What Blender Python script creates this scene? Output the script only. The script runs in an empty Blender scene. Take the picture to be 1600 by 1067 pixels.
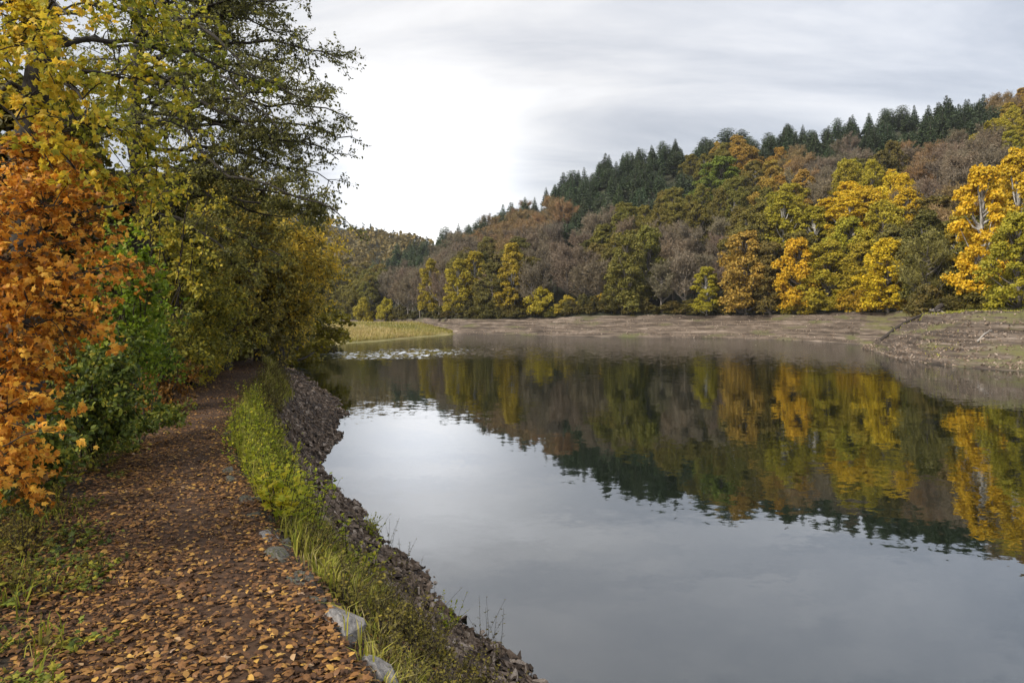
import bpy, math, random
import numpy as np
rng = np.random.default_rng(11)
random.seed(11)
S = bpy.context.scene
COL = S.collection
pi = math.pi
# ------------------------------------------------------------------ camera
F, CX, HY, ZC = 1066.7, 800.0, 492.0, 4.2
cam_d = bpy.data.cameras.new('camera')
cam_d.sensor_width = 36; cam_d.lens = 24; cam_d.clip_start = 0.05; cam_d.clip_end = 6000
cam_d.shift_y = -(533.5 - HY) / 1600
cam = bpy.data.objects.new('camera', cam_d); COL.objects.link(cam)
cam.location = (0, 0, ZC); cam.rotation_euler = (pi / 2, 0, 0)
S.camera = cam
# ------------------------------------------------------------------ light
SUN_EL, SUN_AZ = math.radians(38), math.radians(-122)      # azimuth from +Y towards +X
sun_d = bpy.data.lights.new('sun', 'SUN'); sun_d.energy = 1.5; sun_d.angle = math.radians(24)
sun_d.color = (1.0, 0.93, 0.82)
sun = bpy.data.objects.new('sun', sun_d); COL.objects.link(sun)
sun.rotation_euler = (pi / 2 - SUN_EL, 0, -SUN_AZ + pi)
W = bpy.data.worlds.new('World'); S.world = W; W.use_nodes = True
N = W.node_tree.nodes; L = W.node_tree.links; N.clear()
def nd(t, **k):
    n = N.new(t)
    for a, b in k.items(): setattr(n, a, b)
    return n
def mth(op, a, b=None, c=None, clamp=False):
    n = N.new('ShaderNodeMath'); n.operation = op; n.use_clamp = clamp
    for i, v in enumerate((a, b, c)):
        if v is None: continue
        if isinstance(v, (int, float)): n.inputs[i].default_value = v
        else: L.new(v, n.inputs[i])
    return n.outputs[0]
out = nd('ShaderNodeOutputWorld'); bg = nd('ShaderNodeBackground'); bg.inputs[1].default_value = 0.1
sky = nd('ShaderNodeTexSky'); sky.sky_type = 'NISHITA'; sky.sun_disc = False
sky.sun_elevation = SUN_EL; sky.sun_rotation = SUN_AZ; sky.altitude = 300; sky.dust_density = 2.0
tc = nd('ShaderNodeTexCoord'); sp = nd('ShaderNodeSeparateXYZ'); L.new(tc.outputs['Generated'], sp.inputs[0])
zz = mth('MAXIMUM', sp.outputs[2], 0.0)
den = mth('ADD', zz, 0.16)
cxy = nd('ShaderNodeCombineXYZ')
L.new(mth('DIVIDE', sp.outputs[0], den), cxy.inputs[0]); L.new(mth('DIVIDE', sp.outputs[1], den), cxy.inputs[1])
mp = nd('ShaderNodeMapping'); L.new(cxy.outputs[0], mp.inputs[0])
mp.inputs['Rotation'].default_value = (0, 0, math.radians(24)); mp.inputs['Scale'].default_value = (0.42, 1.1, 1)
nz = nd('ShaderNodeTexNoise'); L.new(mp.outputs[0], nz.inputs['Vector'])
nz.inputs['Scale'].default_value = 1.7; nz.inputs['Detail'].default_value = 7; nz.inputs['Roughness'].default_value = 0.58
nz.inputs['Distortion'].default_value = 0.5
nz2 = nd('ShaderNodeTexNoise'); L.new(mp.outputs[0], nz2.inputs['Vector'])
nz2.inputs['Scale'].default_value = 0.6; nz2.inputs['Detail'].default_value = 3
c1 = mth('SMOOTHSTEP' if False else 'MULTIPLY', mth('SUBTRACT', nz.outputs[0], 0.5), 1.5)
c2 = mth('MULTIPLY', mth('SUBTRACT', nz2.outputs[0], 0.5), 0.9)
tex = mth('ADD', c1, c2)                                # about -.4 .. .4
# overcast luminance, brighter towards the zenith
lum = mth('MULTIPLY_ADD', zz, 1.4, 1.62)
lum = mth('MULTIPLY', lum, mth('MULTIPLY_ADD', tex, 1.2, 1.04))
# brighter thin cloud in front of the sun's side of the valley
gd = np.array([(665 - CX) / F, 1, (HY - 305) / F]); gd /= np.linalg.norm(gd)
dt = nd('ShaderNodeVectorMath', operation='DOT_PRODUCT'); L.new(tc.outputs['Generated'], dt.inputs[0]); dt.inputs[1].default_value = tuple(gd)
ang = mth('ARCCOSINE', mth('MINIMUM', dt.outputs['Value'], 1.0))
glow = mth('EXPONENT', mth('MULTIPLY', mth('POWER', mth('DIVIDE', ang, 0.118), 2.0), -1.0))
glow2 = mth('EXPONENT', mth('MULTIPLY', mth('POWER', mth('DIVIDE', ang, 0.6), 2.0), -1.0))
lum = mth('ADD', lum, mth('ADD', mth('MULTIPLY', glow, 3.4), mth('MULTIPLY', glow2, .06)))
cr = nd('ShaderNodeValToRGB'); L.new(mth('ADD', mth('MULTIPLY_ADD', tex, 1.1, 0.45), mth('MULTIPLY', glow2, 0.5)), cr.inputs[0])
cr.color_ramp.elements[0].color = (0.86, 0.95, 1.12, 1); cr.color_ramp.elements[1].color = (1.02, 1.0, 0.985, 1)
vm = nd('ShaderNodeVectorMath', operation='SCALE'); L.new(cr.outputs[0], vm.inputs[0]); L.new(lum, vm.inputs['Scale'])
mx = nd('ShaderNodeMix', data_type='RGBA'); mx.inputs['Factor'].default_value = 0.92
L.new(sky.outputs[0], mx.inputs[6]); L.new(vm.outputs[0], mx.inputs[7])
L.new(mx.outputs[2], bg.inputs[0]); L.new(bg.outputs[0], out.inputs[0])
S.view_settings.view_transform = 'Standard'; S.view_settings.look = 'None'
S.view_settings.exposure = 1.85; S.view_settings.gamma = 1.0; S.view_settings.use_curve_mapping = False
S.render.engine = 'CYCLES'
S.cycles.use_denoising = True
S.cycles.max_bounces = 6; S.cycles.diffuse_bounces = 3; S.cycles.glossy_bounces = 3
S.cycles.transmission_bounces = 4; S.cycles.transparent_max_bounces = 4; S.cycles.volume_bounces = 0
S.cycles.sample_clamp_indirect = 6.0

# ------------------------------------------------------------------ helpers
def fit(a, *k): return np.interp(a, *k)
def sstep(a, b, x):
    t = np.clip((x - a) / (b - a), 0, 1); return t * t * (3 - 2 * t)
def _hash(i, j, s):
    h = (i.astype(np.int64) * 374761393 + j.astype(np.int64) * 668265263 + s * 1442695041) & 0x7fffffff
    h = ((h ^ (h >> 13)) * 1274126177) & 0x7fffffff
    return ((h ^ (h >> 16)) & 0xffff) / 65535.0
def vn(x, y, s=0):
    x = np.asarray(x, float); y = np.asarray(y, float)
    i = np.floor(x); j = np.floor(y); fx = x - i; fy = y - j
    fx = fx * fx * (3 - 2 * fx); fy = fy * fy * (3 - 2 * fy)
    a = _hash(i, j, s); b = _hash(i + 1, j, s); c = _hash(i, j + 1, s); d = _hash(i + 1, j + 1, s)
    return (a * (1 - fx) + b * fx) * (1 - fy) + (c * (1 - fx) + d * fx) * fy - 0.5
def fbm(x, y, s=0, o=4):
    r = 0; a = 1.0
    for k in range(o):
        r = r + a * vn(x * 2 ** k, y * 2 ** k, s + k * 17); a *= 0.5
    return r
def nrm(v): return v / np.maximum(np.linalg.norm(v, axis=-1, keepdims=True), 1e-9)
def P(x, y, d): return np.array([(x - CX) / F * d, d, ZC - (y - HY) / F * d])

def mk(name, V, Fc, mat, parent=None, tint=None, smooth=False, link=True):
    """mesh object from vertices and one or more face arrays of constant width"""
    V = np.asarray(V, np.float32).reshape(-1, 3)
    Fs = Fc if isinstance(Fc, list) else [Fc]
    Fs = [np.asarray(f, np.int32) for f in Fs if len(f)]
    me = bpy.data.meshes.new(name)
    me.vertices.add(len(V)); me.vertices.foreach_set('co', V.ravel())
    vi = np.concatenate([f.ravel() for f in Fs]); st = []; o = 0
    for f in Fs:
        st.append(o + np.arange(len(f)) * f.shape[1]); o += f.size
    st = np.concatenate(st).astype(np.int32)
    me.loops.add(len(vi)); me.loops.foreach_set('vertex_index', vi)
    me.polygons.add(len(st)); me.polygons.foreach_set('loop_start', st)
    me.polygons.foreach_set('use_smooth', np.full(len(st), smooth, bool))
    me.update(calc_edges=True)
    if tint is not None:
        at = me.attributes.new('tint', 'FLOAT', 'POINT'); at.data.foreach_set('value', np.asarray(tint, np.float32))
    if mat: me.materials.append(mat)
    o = bpy.data.objects.new(name, me)
    if link: COL.objects.link(o)
    if parent: o.parent = parent
    return o
def grid(name, X, Y, Z, mat, parent=None, tint=None, flip=False):
    r, c = X.shape
    i = np.arange(r * c).reshape(r, c)
    q = np.stack([i[:-1, :-1], i[:-1, 1:], i[1:, 1:], i[1:, :-1]], -1).reshape(-1, 4)
    if flip: q = q[:, ::-1]
    return mk(name, np.stack([X, Y, Z], -1), q, mat, parent, None if tint is None else tint.ravel(), True)
def thing(name, label, cat, loc, group=None):
    o = bpy.data.objects.new(name, None); COL.objects.link(o); o.location = loc; o.empty_display_size = 0.2
    o['label'] = label; o['category'] = cat
    if group: o['group'] = group
    return o
def tag(o, label, cat, group=None):
    o['label'] = label; o['category'] = cat
    if group: o['group'] = group
    return o

class Geo:
    """collects vertices, faces and tints of one mesh"""
    def __init__(s): s.V = []; s.F = {}; s.T = []; s.n = 0
    def add(s, V, F, T=None):
        V = np.asarray(V, float).reshape(-1, 3); F = np.asarray(F)
        s.F.setdefault(F.shape[-1], []).append(F.reshape(-1, F.shape[-1]) + s.n)
        s.V.append(V); s.T.append(np.zeros(len(V)) if T is None else np.broadcast_to(T, (len(V),))); s.n += len(V)
    def obj(s, name, mat, parent=None, smooth=False, link=True, off=None):
        V = np.concatenate(s.V)
        if off is not None: V = V - np.asarray(off)
        return mk(name, V, [np.concatenate(f) for f in s.F.values()], mat, parent, np.concatenate(s.T), smooth, link)
def tubes(g, pts, rad, sides=4, tint=None):
    """pts (N,k,3), rad (N,k): a batch of tapered tubes"""
    pts = np.asarray(pts, float); rad = np.broadcast_to(np.asarray(rad, float), pts.shape[:2])
    n, k, _ = pts.shape
    if not n: return
    t = nrm(np.gradient(pts, axis=1))
    ref = np.where(np.abs(t[..., 2:3]) > 0.9, np.array([1.0, 0, 0]), np.array([0, 0, 1.0]))
    a = nrm(np.cross(t, ref)); b = np.cross(t, a)
    th = np.arange(sides) / sides * 2 * pi
    V = pts[:, :, None] + rad[:, :, None, None] * (a[:, :, None] * np.cos(th)[:, None] + b[:, :, None] * np.sin(th)[:, None])
    idx = np.arange(n * k * sides).reshape(n, k, sides)
    nx = np.roll(idx, -1, axis=2)
    q = np.stack([idx[:, :-1], nx[:, :-1], nx[:, 1:], idx[:, 1:]], -1).reshape(-1, 4)
    T = None if tint is None else np.repeat(tint, k * sides)
    g.add(V, q, T)
def scatter(g, tv, tf, pos, ydir, ndir, size, tint):
    """copies of a small template: its y axis along ydir, its z axis near ndir"""
    y = nrm(ydir); z = nrm(ndir - (ndir * y).sum(-1, keepdims=True) * y); x = np.cross(y, z)
    s = np.asarray(size, float).reshape(-1, 1, 1)
    V = pos[:, None] + s * (tv[None, :, 0:1] * x[:, None] + tv[None, :, 1:2] * y[:, None] + tv[None, :, 2:3] * z[:, None])
    n, k = len(pos), len(tv)
    f = (tf[None] + (np.arange(n) * k)[:, None, None]).reshape(-1, tf.shape[1])
    g.add(V, f, np.repeat(tint, k))
def rdir(n): return nrm(rng.normal(size=(n, 3)))
OVAL = (np.array([[0, 0, 0], [.27, .32, .05], [.22, .68, .05], [0, 1, -.06], [-.22, .68, .05], [-.27, .32, .05]]),
        np.array([[0, 1, 5], [1, 4, 5], [1, 2, 4], [2, 3, 4]]))
DIAM = (np.array([[0, 0, 0], [.3, .45, .06], [0, 1, -.05], [-.3, .45, .06]]), np.array([[0, 1, 2], [0, 2, 3]]))
_mp = [(0, 0), (.16, -.04), (.42, .06), (.32, .26), (.56, .56), (.24, .56), (.14, .72), (0, 1.0), (-.14, .72), (-.24, .56), (-.56, .56), (-.32, .26), (-.42, .06), (-.16, -.04)]
MAPLE = (np.array([(x, y, -.10 * abs(x) ** 1.0 - .06 * y) for x, y in _mp] + [(0, .36, .03)]),
         np.array([[i, (i + 1) % 14, 14] for i in range(14)]))
CLUMP = (np.array([[0, 0, .12], [.5, .1, -.05], [.62, .62, .06], [.08, 1, -.1], [-.48, .7, .08], [-.6, .2, -.08]]),
         np.array([[0, 1, 2], [0, 2, 3], [0, 3, 4], [0, 4, 5]]))

# ------------------------------------------------------------------ materials
def mat(name):
    m = bpy.data.materials.new(name); m.use_nodes = True
    nt = m.node_tree; nt.nodes.clear()
    return m, nt, nt.nodes, nt.links
def ramp(ns, stops):
    n = ns.new('ShaderNodeValToRGB'); e = n.color_ramp.elements
    while len(e) < len(stops): e.new(0.5)
    for i, (p, c) in enumerate(stops): e[i].position = p; e[i].color = (*c, 1)
    return n
def leaf_mat(name, stops, trans=0.35, obj=False, gloss=0.25):
    """leaves: tint attribute -> colour; light passes through the blade"""
    m, nt, ns, ls = mat(name)
    at = ns.new('ShaderNodeAttribute'); at.attribute_name = 'tint'
    if obj:
        oi = ns.new('ShaderNodeObjectInfo'); rp = ramp(ns, stops); ls.new(at.outputs['Fac'], rp.inputs[0])
        mu = ns.new('ShaderNodeMix'); mu.data_type = 'RGBA'; mu.blend_type = 'MULTIPLY'; mu.inputs['Factor'].default_value = 1
        ls.new(oi.outputs['Color'], mu.inputs[6]); ls.new(rp.outputs[0], mu.inputs[7]); c = mu.outputs[2]
    else:
        rp = ramp(ns, stops); ls.new(at.outputs['Fac'], rp.inputs[0]); c = rp.outputs[0]
    p = ns.new('ShaderNodeBsdfPrincipled'); p.inputs['Roughness'].default_value = 0.55
    p.inputs['Specular IOR Level'].default_value = gloss
    ls.new(c, p.inputs['Base Color'])
    t = ns.new('ShaderNodeBsdfTranslucent'); ls.new(c, t.inputs[0])
    mix = ns.new('ShaderNodeMixShader'); mix.inputs[0].default_value = trans
    ls.new(p.outputs[0], mix.inputs[1]); ls.new(t.outputs[0], mix.inputs[2])
    o = ns.new('ShaderNodeOutputMaterial'); ls.new(mix.outputs[0], o.inputs[0])
    return m
def rock_mat(name, stops, scale=3.0, bump=0.4, rough=0.85, tint=True, objrand=False, stretch=(1, 1, 1), dist=0.02, moss=None, strata=None):
    m, nt, ns, ls = mat(name)
    tcn = ns.new('ShaderNodeTexCoord'); mpn = ns.new('ShaderNodeMapping'); ls.new(tcn.outputs['Object'], mpn.inputs[0]); mpn.inputs['Scale'].default_value = stretch
    n1 = ns.new('ShaderNodeTexNoise'); n1.inputs['Scale'].default_value = scale; n1.inputs['Detail'].default_value = 9; n1.inputs['Roughness'].default_value = 0.65
    ls.new(mpn.outputs[0], n1.inputs['Vector'])
    fac = n1.outputs[0]
    if strata:
        mp3 = ns.new('ShaderNodeMapping'); ls.new(tcn.outputs['Object'], mp3.inputs[0]); mp3.inputs['Scale'].default_value = strata
        n3 = ns.new('ShaderNodeTexNoise'); n3.inputs['Scale'].default_value = 1; n3.inputs['Detail'].default_value = 5; n3.inputs['Roughness'].default_value = .7; ls.new(mp3.outputs[0], n3.inputs['Vector'])
        mm3 = ns.new('ShaderNodeMix'); mm3.data_type = 'FLOAT'; mm3.inputs[0].default_value = .55; ls.new(fac, mm3.inputs[2]); ls.new(n3.outputs[0], mm3.inputs[3]); fac = mm3.outputs[0]
    if tint or objrand:
        if objrand: src = ns.new('ShaderNodeObjectInfo').outputs['Random']
        else:
            a = ns.new('ShaderNodeAttribute'); a.attribute_name = 'tint'; src = a.outputs['Fac']
        ad = ns.new('ShaderNodeMath'); ad.operation = 'MULTIPLY_ADD'; ls.new(src, ad.inputs[0]); ad.inputs[1].default_value = 0.7
        sb = ns.new('ShaderNodeMath'); sb.operation = 'MULTIPLY_ADD'; ls.new(fac, sb.inputs[0]); sb.inputs[1].default_value = 0.8; sb.inputs[2].default_value = -0.25
        ls.new(sb.outputs[0], ad.inputs[2]); fac = ad.outputs[0]
    rp = ramp(ns, stops); ls.new(fac, rp.inputs[0]); c = rp.outputs[0]
    if moss:
        n2 = ns.new('ShaderNodeTexNoise'); n2.inputs['Scale'].default_value = moss[1]; n2.inputs['Detail'].default_value = 6; n2.inputs['Roughness'].default_value = 0.62
        mp2 = ns.new('ShaderNodeMapping'); ls.new(tcn.outputs['Object'], mp2.inputs[0]); mp2.inputs['Scale'].default_value = moss[3]
        ls.new(mp2.outputs[0], n2.inputs['Vector'])
        mr = ns.new('ShaderNodeMapRange'); mr.inputs[1].default_value = moss[2]; mr.inputs[2].default_value = moss[2] + 0.10
        ls.new(n2.outputs[0], mr.inputs[0])
        mm = ns.new('ShaderNodeMix'); mm.data_type = 'RGBA'; ls.new(mr.outputs[0], mm.inputs['Factor']); ls.new(c, mm.inputs[6]); mm.inputs[7].default_value = (*moss[0], 1)
        c = mm.outputs[2]
    p = ns.new('ShaderNodeBsdfPrincipled'); p.inputs['Roughness'].default_value = rough; ls.new(c, p.inputs['Base Color'])
    p.inputs['Specular IOR Level'].default_value = 0.3
    b = ns.new('ShaderNodeBump'); b.inputs['Strength'].default_value = bump; b.inputs['Distance'].default_value = dist; ls.new(n1.outputs[0], b.inputs['Height'])
    ls.new(b.outputs[0], p.inputs['Normal'])
    o = ns.new('ShaderNodeOutputMaterial'); ls.new(p.outputs[0], o.inputs[0])
    return m
M_bark = rock_mat('bark_dark', [(.25, (.018, .015, .012)), (.75, (.07, .06, .048))], 6, .8, .9, False, stretch=(4, 4, .8))
M_twig = rock_mat('bark_twig', [(.3, (.022, .017, .013)), (.7, (.05, .038, .028))], 20, .3, .9, False)
M_fbark = rock_mat('bark_far', [(.3, (.09, .078, .065)), (.7, (.20, .175, .15))], 2, .3, .9, False, stretch=(3, 3, .5))
M_birch = rock_mat('bark_birch', [(.35, (.10, .09, .075)), (.6, (.48, .46, .42))], 2.5, .3, .8, False, stretch=(1, 1, .8))
M_path = rock_mat('leaf_mould', [(.25, (.026, .015, .009)), (.55, (.070, .038, .020)), (.8, (.13, .077, .043))], 9, .6, .95, False, dist=.03)
M_soil = rock_mat('forest_floor', [(.25, (.014, .012, .008)), (.55, (.040, .028, .016)), (.8, (.075, .052, .025))], 5, .7, .95, False, dist=.05)
M_bank = rock_mat('shale_bed', [(.25, (.024, .017, .013)), (.6, (.06, .044, .034)), (.85, (.11, .085, .068))], 7, .7, .9, False, dist=.05)
SHALE = [(.1, (.024, .016, .011)), (.40, (.105, .072, .048)), (.68, (.22, .16, .112)), (.95, (.46, .385, .31))]
M_shale = rock_mat('shale', SHALE, 12, .4, .75)
M_shale_o = rock_mat('shale_piece', SHALE, 12, .4, .75, objrand=True)
M_stone = rock_mat('edging_stone_grey', [(.25, (.07, .065, .06)), (.5, (.20, .185, .17)), (.8, (.36, .34, .32))], 9, .8, .85, False, dist=.02)
M_stone_d = rock_mat('edging_stone_mossy', [(.3, (.04, .038, .03)), (.55, (.10, .095, .08)), (.8, (.20, .185, .17))], 9, .8, .9, False, dist=.02, moss=((.06, .065, .015), 7, .52, (1, 1, 1)))
FB = [(.32, (.014, .010, .007)), (.44, (.062, .046, .033)), (.54, (.135, .103, .077)), (.68, (.34, .275, .215))]
M_shore = rock_mat('far_shale_bank', FB, .55, 1.0, .95, False, stretch=(.5, .5, 4.0), dist=.5, moss=((.10, .095, .04), .22, .56, (.5, .5, 3.2)), strata=(.10, .05, 3.2))
M_bluff = rock_mat('bluff_shale_bank', FB, .9, 1.0, .95, False, stretch=(.45, .45, 4.5), dist=.4, moss=((.125, .115, .045), .28, .515, (.5, .5, 3.6)), strata=(.14, .08, 3.6))
M_hill = rock_mat('hill_floor', [(.3, (.020, .022, .011)), (.6, (.042, .042, .02)), (.8, (.07, .06, .026))], .25, .5, .95, False, dist=.5)
M_mead = rock_mat('meadow_grass', [(.25, (.10, .10, .03)), (.5, (.20, .17, .06)), (.75, (.34, .25, .12))], .16, .4, .95, False, dist=.2)
M_wood = rock_mat('driftwood_pale', [(.3, (.22, .19, .16)), (.7, (.45, .41, .36))], 6, .5, .85, False)
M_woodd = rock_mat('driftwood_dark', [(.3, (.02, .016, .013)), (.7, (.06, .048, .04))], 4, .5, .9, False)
G = lambda *c: [(i / (len(c) - 1), x) for i, x in enumerate(c)]
M_alder = leaf_mat('alder_leaf', G((.06, .062, .026), (.15, .15, .045), (.26, .245, .055), (.42, .36, .055)), .52)
M_yel = leaf_mat('maple_leaf_yellow', G((.11, .13, .016), (.29, .30, .03), (.52, .43, .035), (.74, .47, .04)), .45)
M_ora = leaf_mat('maple_leaf_orange', G((.14, .075, .015), (.42, .165, .02), (.68, .28, .028), (.78, .45, .06)), .42)
M_grn = leaf_mat('maple_leaf_green', G((.04, .065, .008), (.11, .17, .012), (.21, .28, .016), (.36, .34, .022)), .45)
M_bram = leaf_mat('bramble_leaf', G((.034, .050, .012), (.085, .12, .018), (.18, .21, .026), (.36, .30, .03)), .3)
M_hazel = leaf_mat('hazel_leaf', G((.075, .08, .02), (.21, .21, .035), (.41, .35, .04), (.66, .47, .04)), .42)
M_gold = leaf_mat('oak_leaf_gold', G((.085, .08, .024), (.24, .205, .042), (.46, .345, .045), (.70, .46, .04)), .38)
M_rust = leaf_mat('rust_leaf', G((.05, .04, .015), (.17, .09, .02), (.34, .15, .025), (.42, .24, .03)), .35)
M_litter = leaf_mat('fallen_leaf', [(0, (.024, .014, .009)), (.30, (.095, .046, .020)), (.55, (.195, .092, .032)), (.76, (.32, .165, .045)), (.92, (.50, .29, .06)), (1, (.36, .24, .15))], .12)
M_grass = leaf_mat('grass_blade', G((.10, .12, .016), (.25, .27, .026), (.40, .36, .06), (.46, .37, .18)), .4)
M_herb = leaf_mat('herb_leaf', G((.08, .11, .014), (.24, .29, .022), (.44, .44, .028), (.60, .50, .04)), .45)
M_weed = leaf_mat('weed_leaf', G((.065, .045, .02), (.14, .115, .025), (.25, .21, .03), (.40, .29, .05)), .4)
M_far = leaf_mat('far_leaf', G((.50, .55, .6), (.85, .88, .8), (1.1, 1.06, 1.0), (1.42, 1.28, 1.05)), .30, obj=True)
M_needle = leaf_mat('needle', G((.55, .6, .65), (.9, .95, .9), (1.35, 1.3, 1.1)), .12, obj=True)
M_ftwig = leaf_mat('far_twig', G((.6, .6, .6), (1.0, .97, .95), (1.45, 1.4, 1.4)), .12, obj=True)

# ------------------------------------------------------------------ near terrain
XR = ([-40, -6, 0, 3.25, 4.6, 6.06, 9, 11.8, 15, 21, 25, 30, 40, 54, 90, 150], [24, 4.0, .95, -.72, -1.42, -2.25, -3.7, -4.75, -5.85, -7.5, -9.0, -11.6, -18, -27, -52, -95])
XW = ([-40, -6, 0, 4, 7.8, 10.1, 13.3, 18.4, 22.6, 26, 29.3, 32, 36.4, 45.7, 54, 62, 70, 80, 90, 150], [34, 9, 4.9, 2.6, .40, -1.1, -2.75, -5.2, -5.95, -6.6, -7.2, -8.0, -9.6, -13.7, -17.5, -21.2, -25, -29, -33, -66])
def xr_(Y): return fit(Y, *XR) + .10 * vn(Y * .9, Y * 0, 5) * 1.2
def xw_(Y): return fit(Y, *XW) + (.35 * vn(Y * .55, Y * 0, 9) + .25 * vn(Y * 1.7, Y * 0, 12))
def xl_(Y): return xr_(Y) - 1.65 - .5 * vn(Y * .6, Y * 0 + 3, 7)
def near_h(X, Y):
    xr, xw, xl = xr_(Y), xw_(Y), xl_(Y)
    v = (X - xr) / (xw - xr)
    zr = np.where(v < 1, 2.45 * np.clip(1 - v, 0, 3) ** 1.35, -1.8 * (v - 1))
    zr = zr + .12 * fbm(X * 1.3, Y * 1.3, 21) * sstep(0.02, .2, v)
    zr = np.maximum(zr, -1.6)
    a = np.maximum(xl - X, 0)
    zl = 2.45 + .10 * a + .20 * np.maximum(a - 1.2, 0) + .09 * np.maximum(a - 5, 0) + .2 * fbm(X * .7, Y * .7, 31) * np.clip(a, 0, 1.5)
    zp = 2.45 + .03 * fbm(X * 1.5, Y * 1.5, 41)
    return np.where(X > xr, zr + (zp - 2.45) * (1 - np.clip(v * 4, 0, 1)), np.where(X < xl, zl + (zp - 2.45), zp))
def hit(px, py, dmin=2.0, dmax=90):
    d = np.linspace(dmin, dmax, 6000); p = P(px, py, d[0])
    X = (px - CX) / F * d; Z = ZC - (py - HY) / F * d
    k = np.nonzero(Z <= near_h(X, d))[0]
    i = k[0] if len(k) else -1
    return np.array([X[i], d[i], near_h(X[i:i + 1] if i >= 0 else X[-1:], d[i:i + 1] if i >= 0 else d[-1:])[0]])
rows = np.concatenate([np.linspace(-40, -4, 20), np.arange(-3.5, 2, .5), np.arange(2, 16, .12), np.arange(16, 36, .3), np.arange(36, 92, 1.0)])
def strip(name, t0, t1, n, fa, fb, m, pw=1.0):
    s = np.linspace(0, 1, n) ** pw
    Y = np.repeat(rows[:, None], n, 1); a = fa(rows)[:, None]; b = fb(rows)[:, None]
    X = a + (b - a) * s[None]
    o = grid(name, X, Y, near_h(X - (1e-6 if name == 'ground' else -1e-6 if name == 'shore' else 0), Y), m)
    o['kind'] = 'structure'; return o
o_path = strip('path', 0, 1, 16, xl_, xr_, M_path)
o_bank = strip('shore', 0, 1, 60, xr_, lambda Y: xr_(Y) + 1.55 * (xw_(Y) - xr_(Y)), M_bank)
o_slope = strip('ground', 0, 1, 60, lambda Y: xl_(Y) - 55, xl_, M_soil, .6)

# ------------------------------------------------------------------ far terrain, in bearing u and depth d
px = lambda x: (np.asarray(x, float) - CX) / F
DW = (px([200, 480, 600, 680, 720, 900, 1000, 1100, 1200, 1300, 1350, 1400, 1440, 1500, 1800, 2200]), [330, 245, 208, 172, 153, 134, 129, 125, 118, 105, 97, 92, 88, 80, 68, 56])
RZ = (px([200, 480, 700, 900, 1100, 1250, 1420, 2200]), [2.2, 2.4, 2.9, 3.5, 3.95, 4.3, 4.5, 5.0])
D1 = (px([200, 530, 700, 830, 900, 1000, 1100, 1300, 1600, 2200]), [350, 340, 330, 320, 310, 300, 290, 272, 245, 215])
YT = (px([200, 480, 530, 560, 600, 640, 700, 760, 830, 880, 950, 1000, 1040, 1100, 1200, 1300, 1400, 1500, 1600, 2200]), [440, 432, 425, 415, 398, 378, 358, 335, 312, 275, 240, 224, 216, 212, 200, 184, 168, 153, 144, 100])
DB = (px([1200, 1325, 1336, 1350, 1375, 1400, 1450, 1500, 1600, 1700, 1900, 2300]), [140, 103, 93, 84.5, 74.5, 67, 59, 55, 51, 48, 43, 38])
DC = (px([1336, 1350, 1375, 1400, 1440, 1600, 2300]), [.3, .8, 4.0, 8, 14, 14, 16])
ZB = (px([1336, 1350, 1375, 1400, 1440, 1500, 1600, 2300]), [-1, .25, 1.35, 2.5, 4.2, 4.45, 4.6, 5.0])
def far_h(u, d):
    x = u * d; wob = 1.6 * fbm(x * .07, d * .0 + u * 6, 3) 
    dw = fit(u, *DW) + wob; rz = fit(u, *RZ); d1 = fit(u, *D1)
    rw = 11.0
    s = (d - dw) / rw
    zs = rz * np.clip(s, -.6, 1) + (.5 * fbm(x * .16, d * .16, 51) + .30 * fbm(x * .5, d * .5, 53)) * np.clip(s * 2, 0, 1)
    zt = zs + .30 * np.sin((zs * 7.0 + 2.5 * fbm(x * .1, d * .1, 61))) * np.clip(s * 3, 0, 1) * (s < 1.1)
    dr = dw + rw + 1
    z1 = ZC + (HY - fit(u, *YT)) / F * d1 - 9.0
    q = np.clip((d - dr) / (d1 - dr), 0, 1.0)
    hill = rz + (z1 - rz) * (q ** 1.05) + 2.4 * fbm(x * .02, d * .02, 71) * np.clip(q * 4, 0, 1) * (1 - .6 * q)
    hill = hill - .10 * np.maximum(d - d1, 0)
    z = np.where(d < dr, zt, np.maximum(hill, rz * .6) if True else hill)
    db = fit(u, *DB) + .9 * fbm(x * .12, u * 9, 83); dc = fit(u, *DC); zb = fit(u, *ZB)
    sb = (d - db) / dc
    zbl = np.where(sb < 0, np.clip(sb, -.6, 0) * 2.5, zb * np.clip(sb, 0, 1))
    zbl = zbl + (.5 * fbm(x * .2, d * .2, 91) + .34 * fbm(x * .6, d * .6, 93)) * np.clip(sb * 2, 0, 1) * sstep(.5, .6, u)
    zbl = zbl + (.14 * np.sin(zbl * 13 + 3 * fbm(x * .12, d * .12, 95)) + .20 * np.sin(zbl * 6.5 + 3 * fbm(x * .1, d * .1, 97))) * np.clip(sb * 3, 0, 1) * (sb < 1.2)
    fall = np.where(u < px(1440), .42, .0)
    zbl = np.where(sb > 1, zbl - fall * (d - db - dc) * sstep(px(1450), px(1425), u) + .02 * (d - db - dc), zbl)
    return np.maximum(z, zbl)
uu = np.concatenate([np.arange(-.62, px(1330), .0045), np.arange(px(1330), .82, .0016), np.arange(.82, 1.35, .012)])
def first_water(u):
    return np.minimum(fit(u, *DW), fit(u, *DB))
def rim_of(u):
    return np.where(u > px(1440), fit(u, *DB) + fit(u, *DC) + 3, fit(u, *DW) + 12.5)
sa = np.linspace(0, 1, 130)
U = np.repeat(uu[:, None], len(sa), 1); w0 = (first_water(uu) - 6)[:, None]; w1 = (fit(uu, *DW) + 12.5)[:, None]
D = w0 + (w1 - w0) * sa[None]
iu = uu < px(1345)
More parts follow.
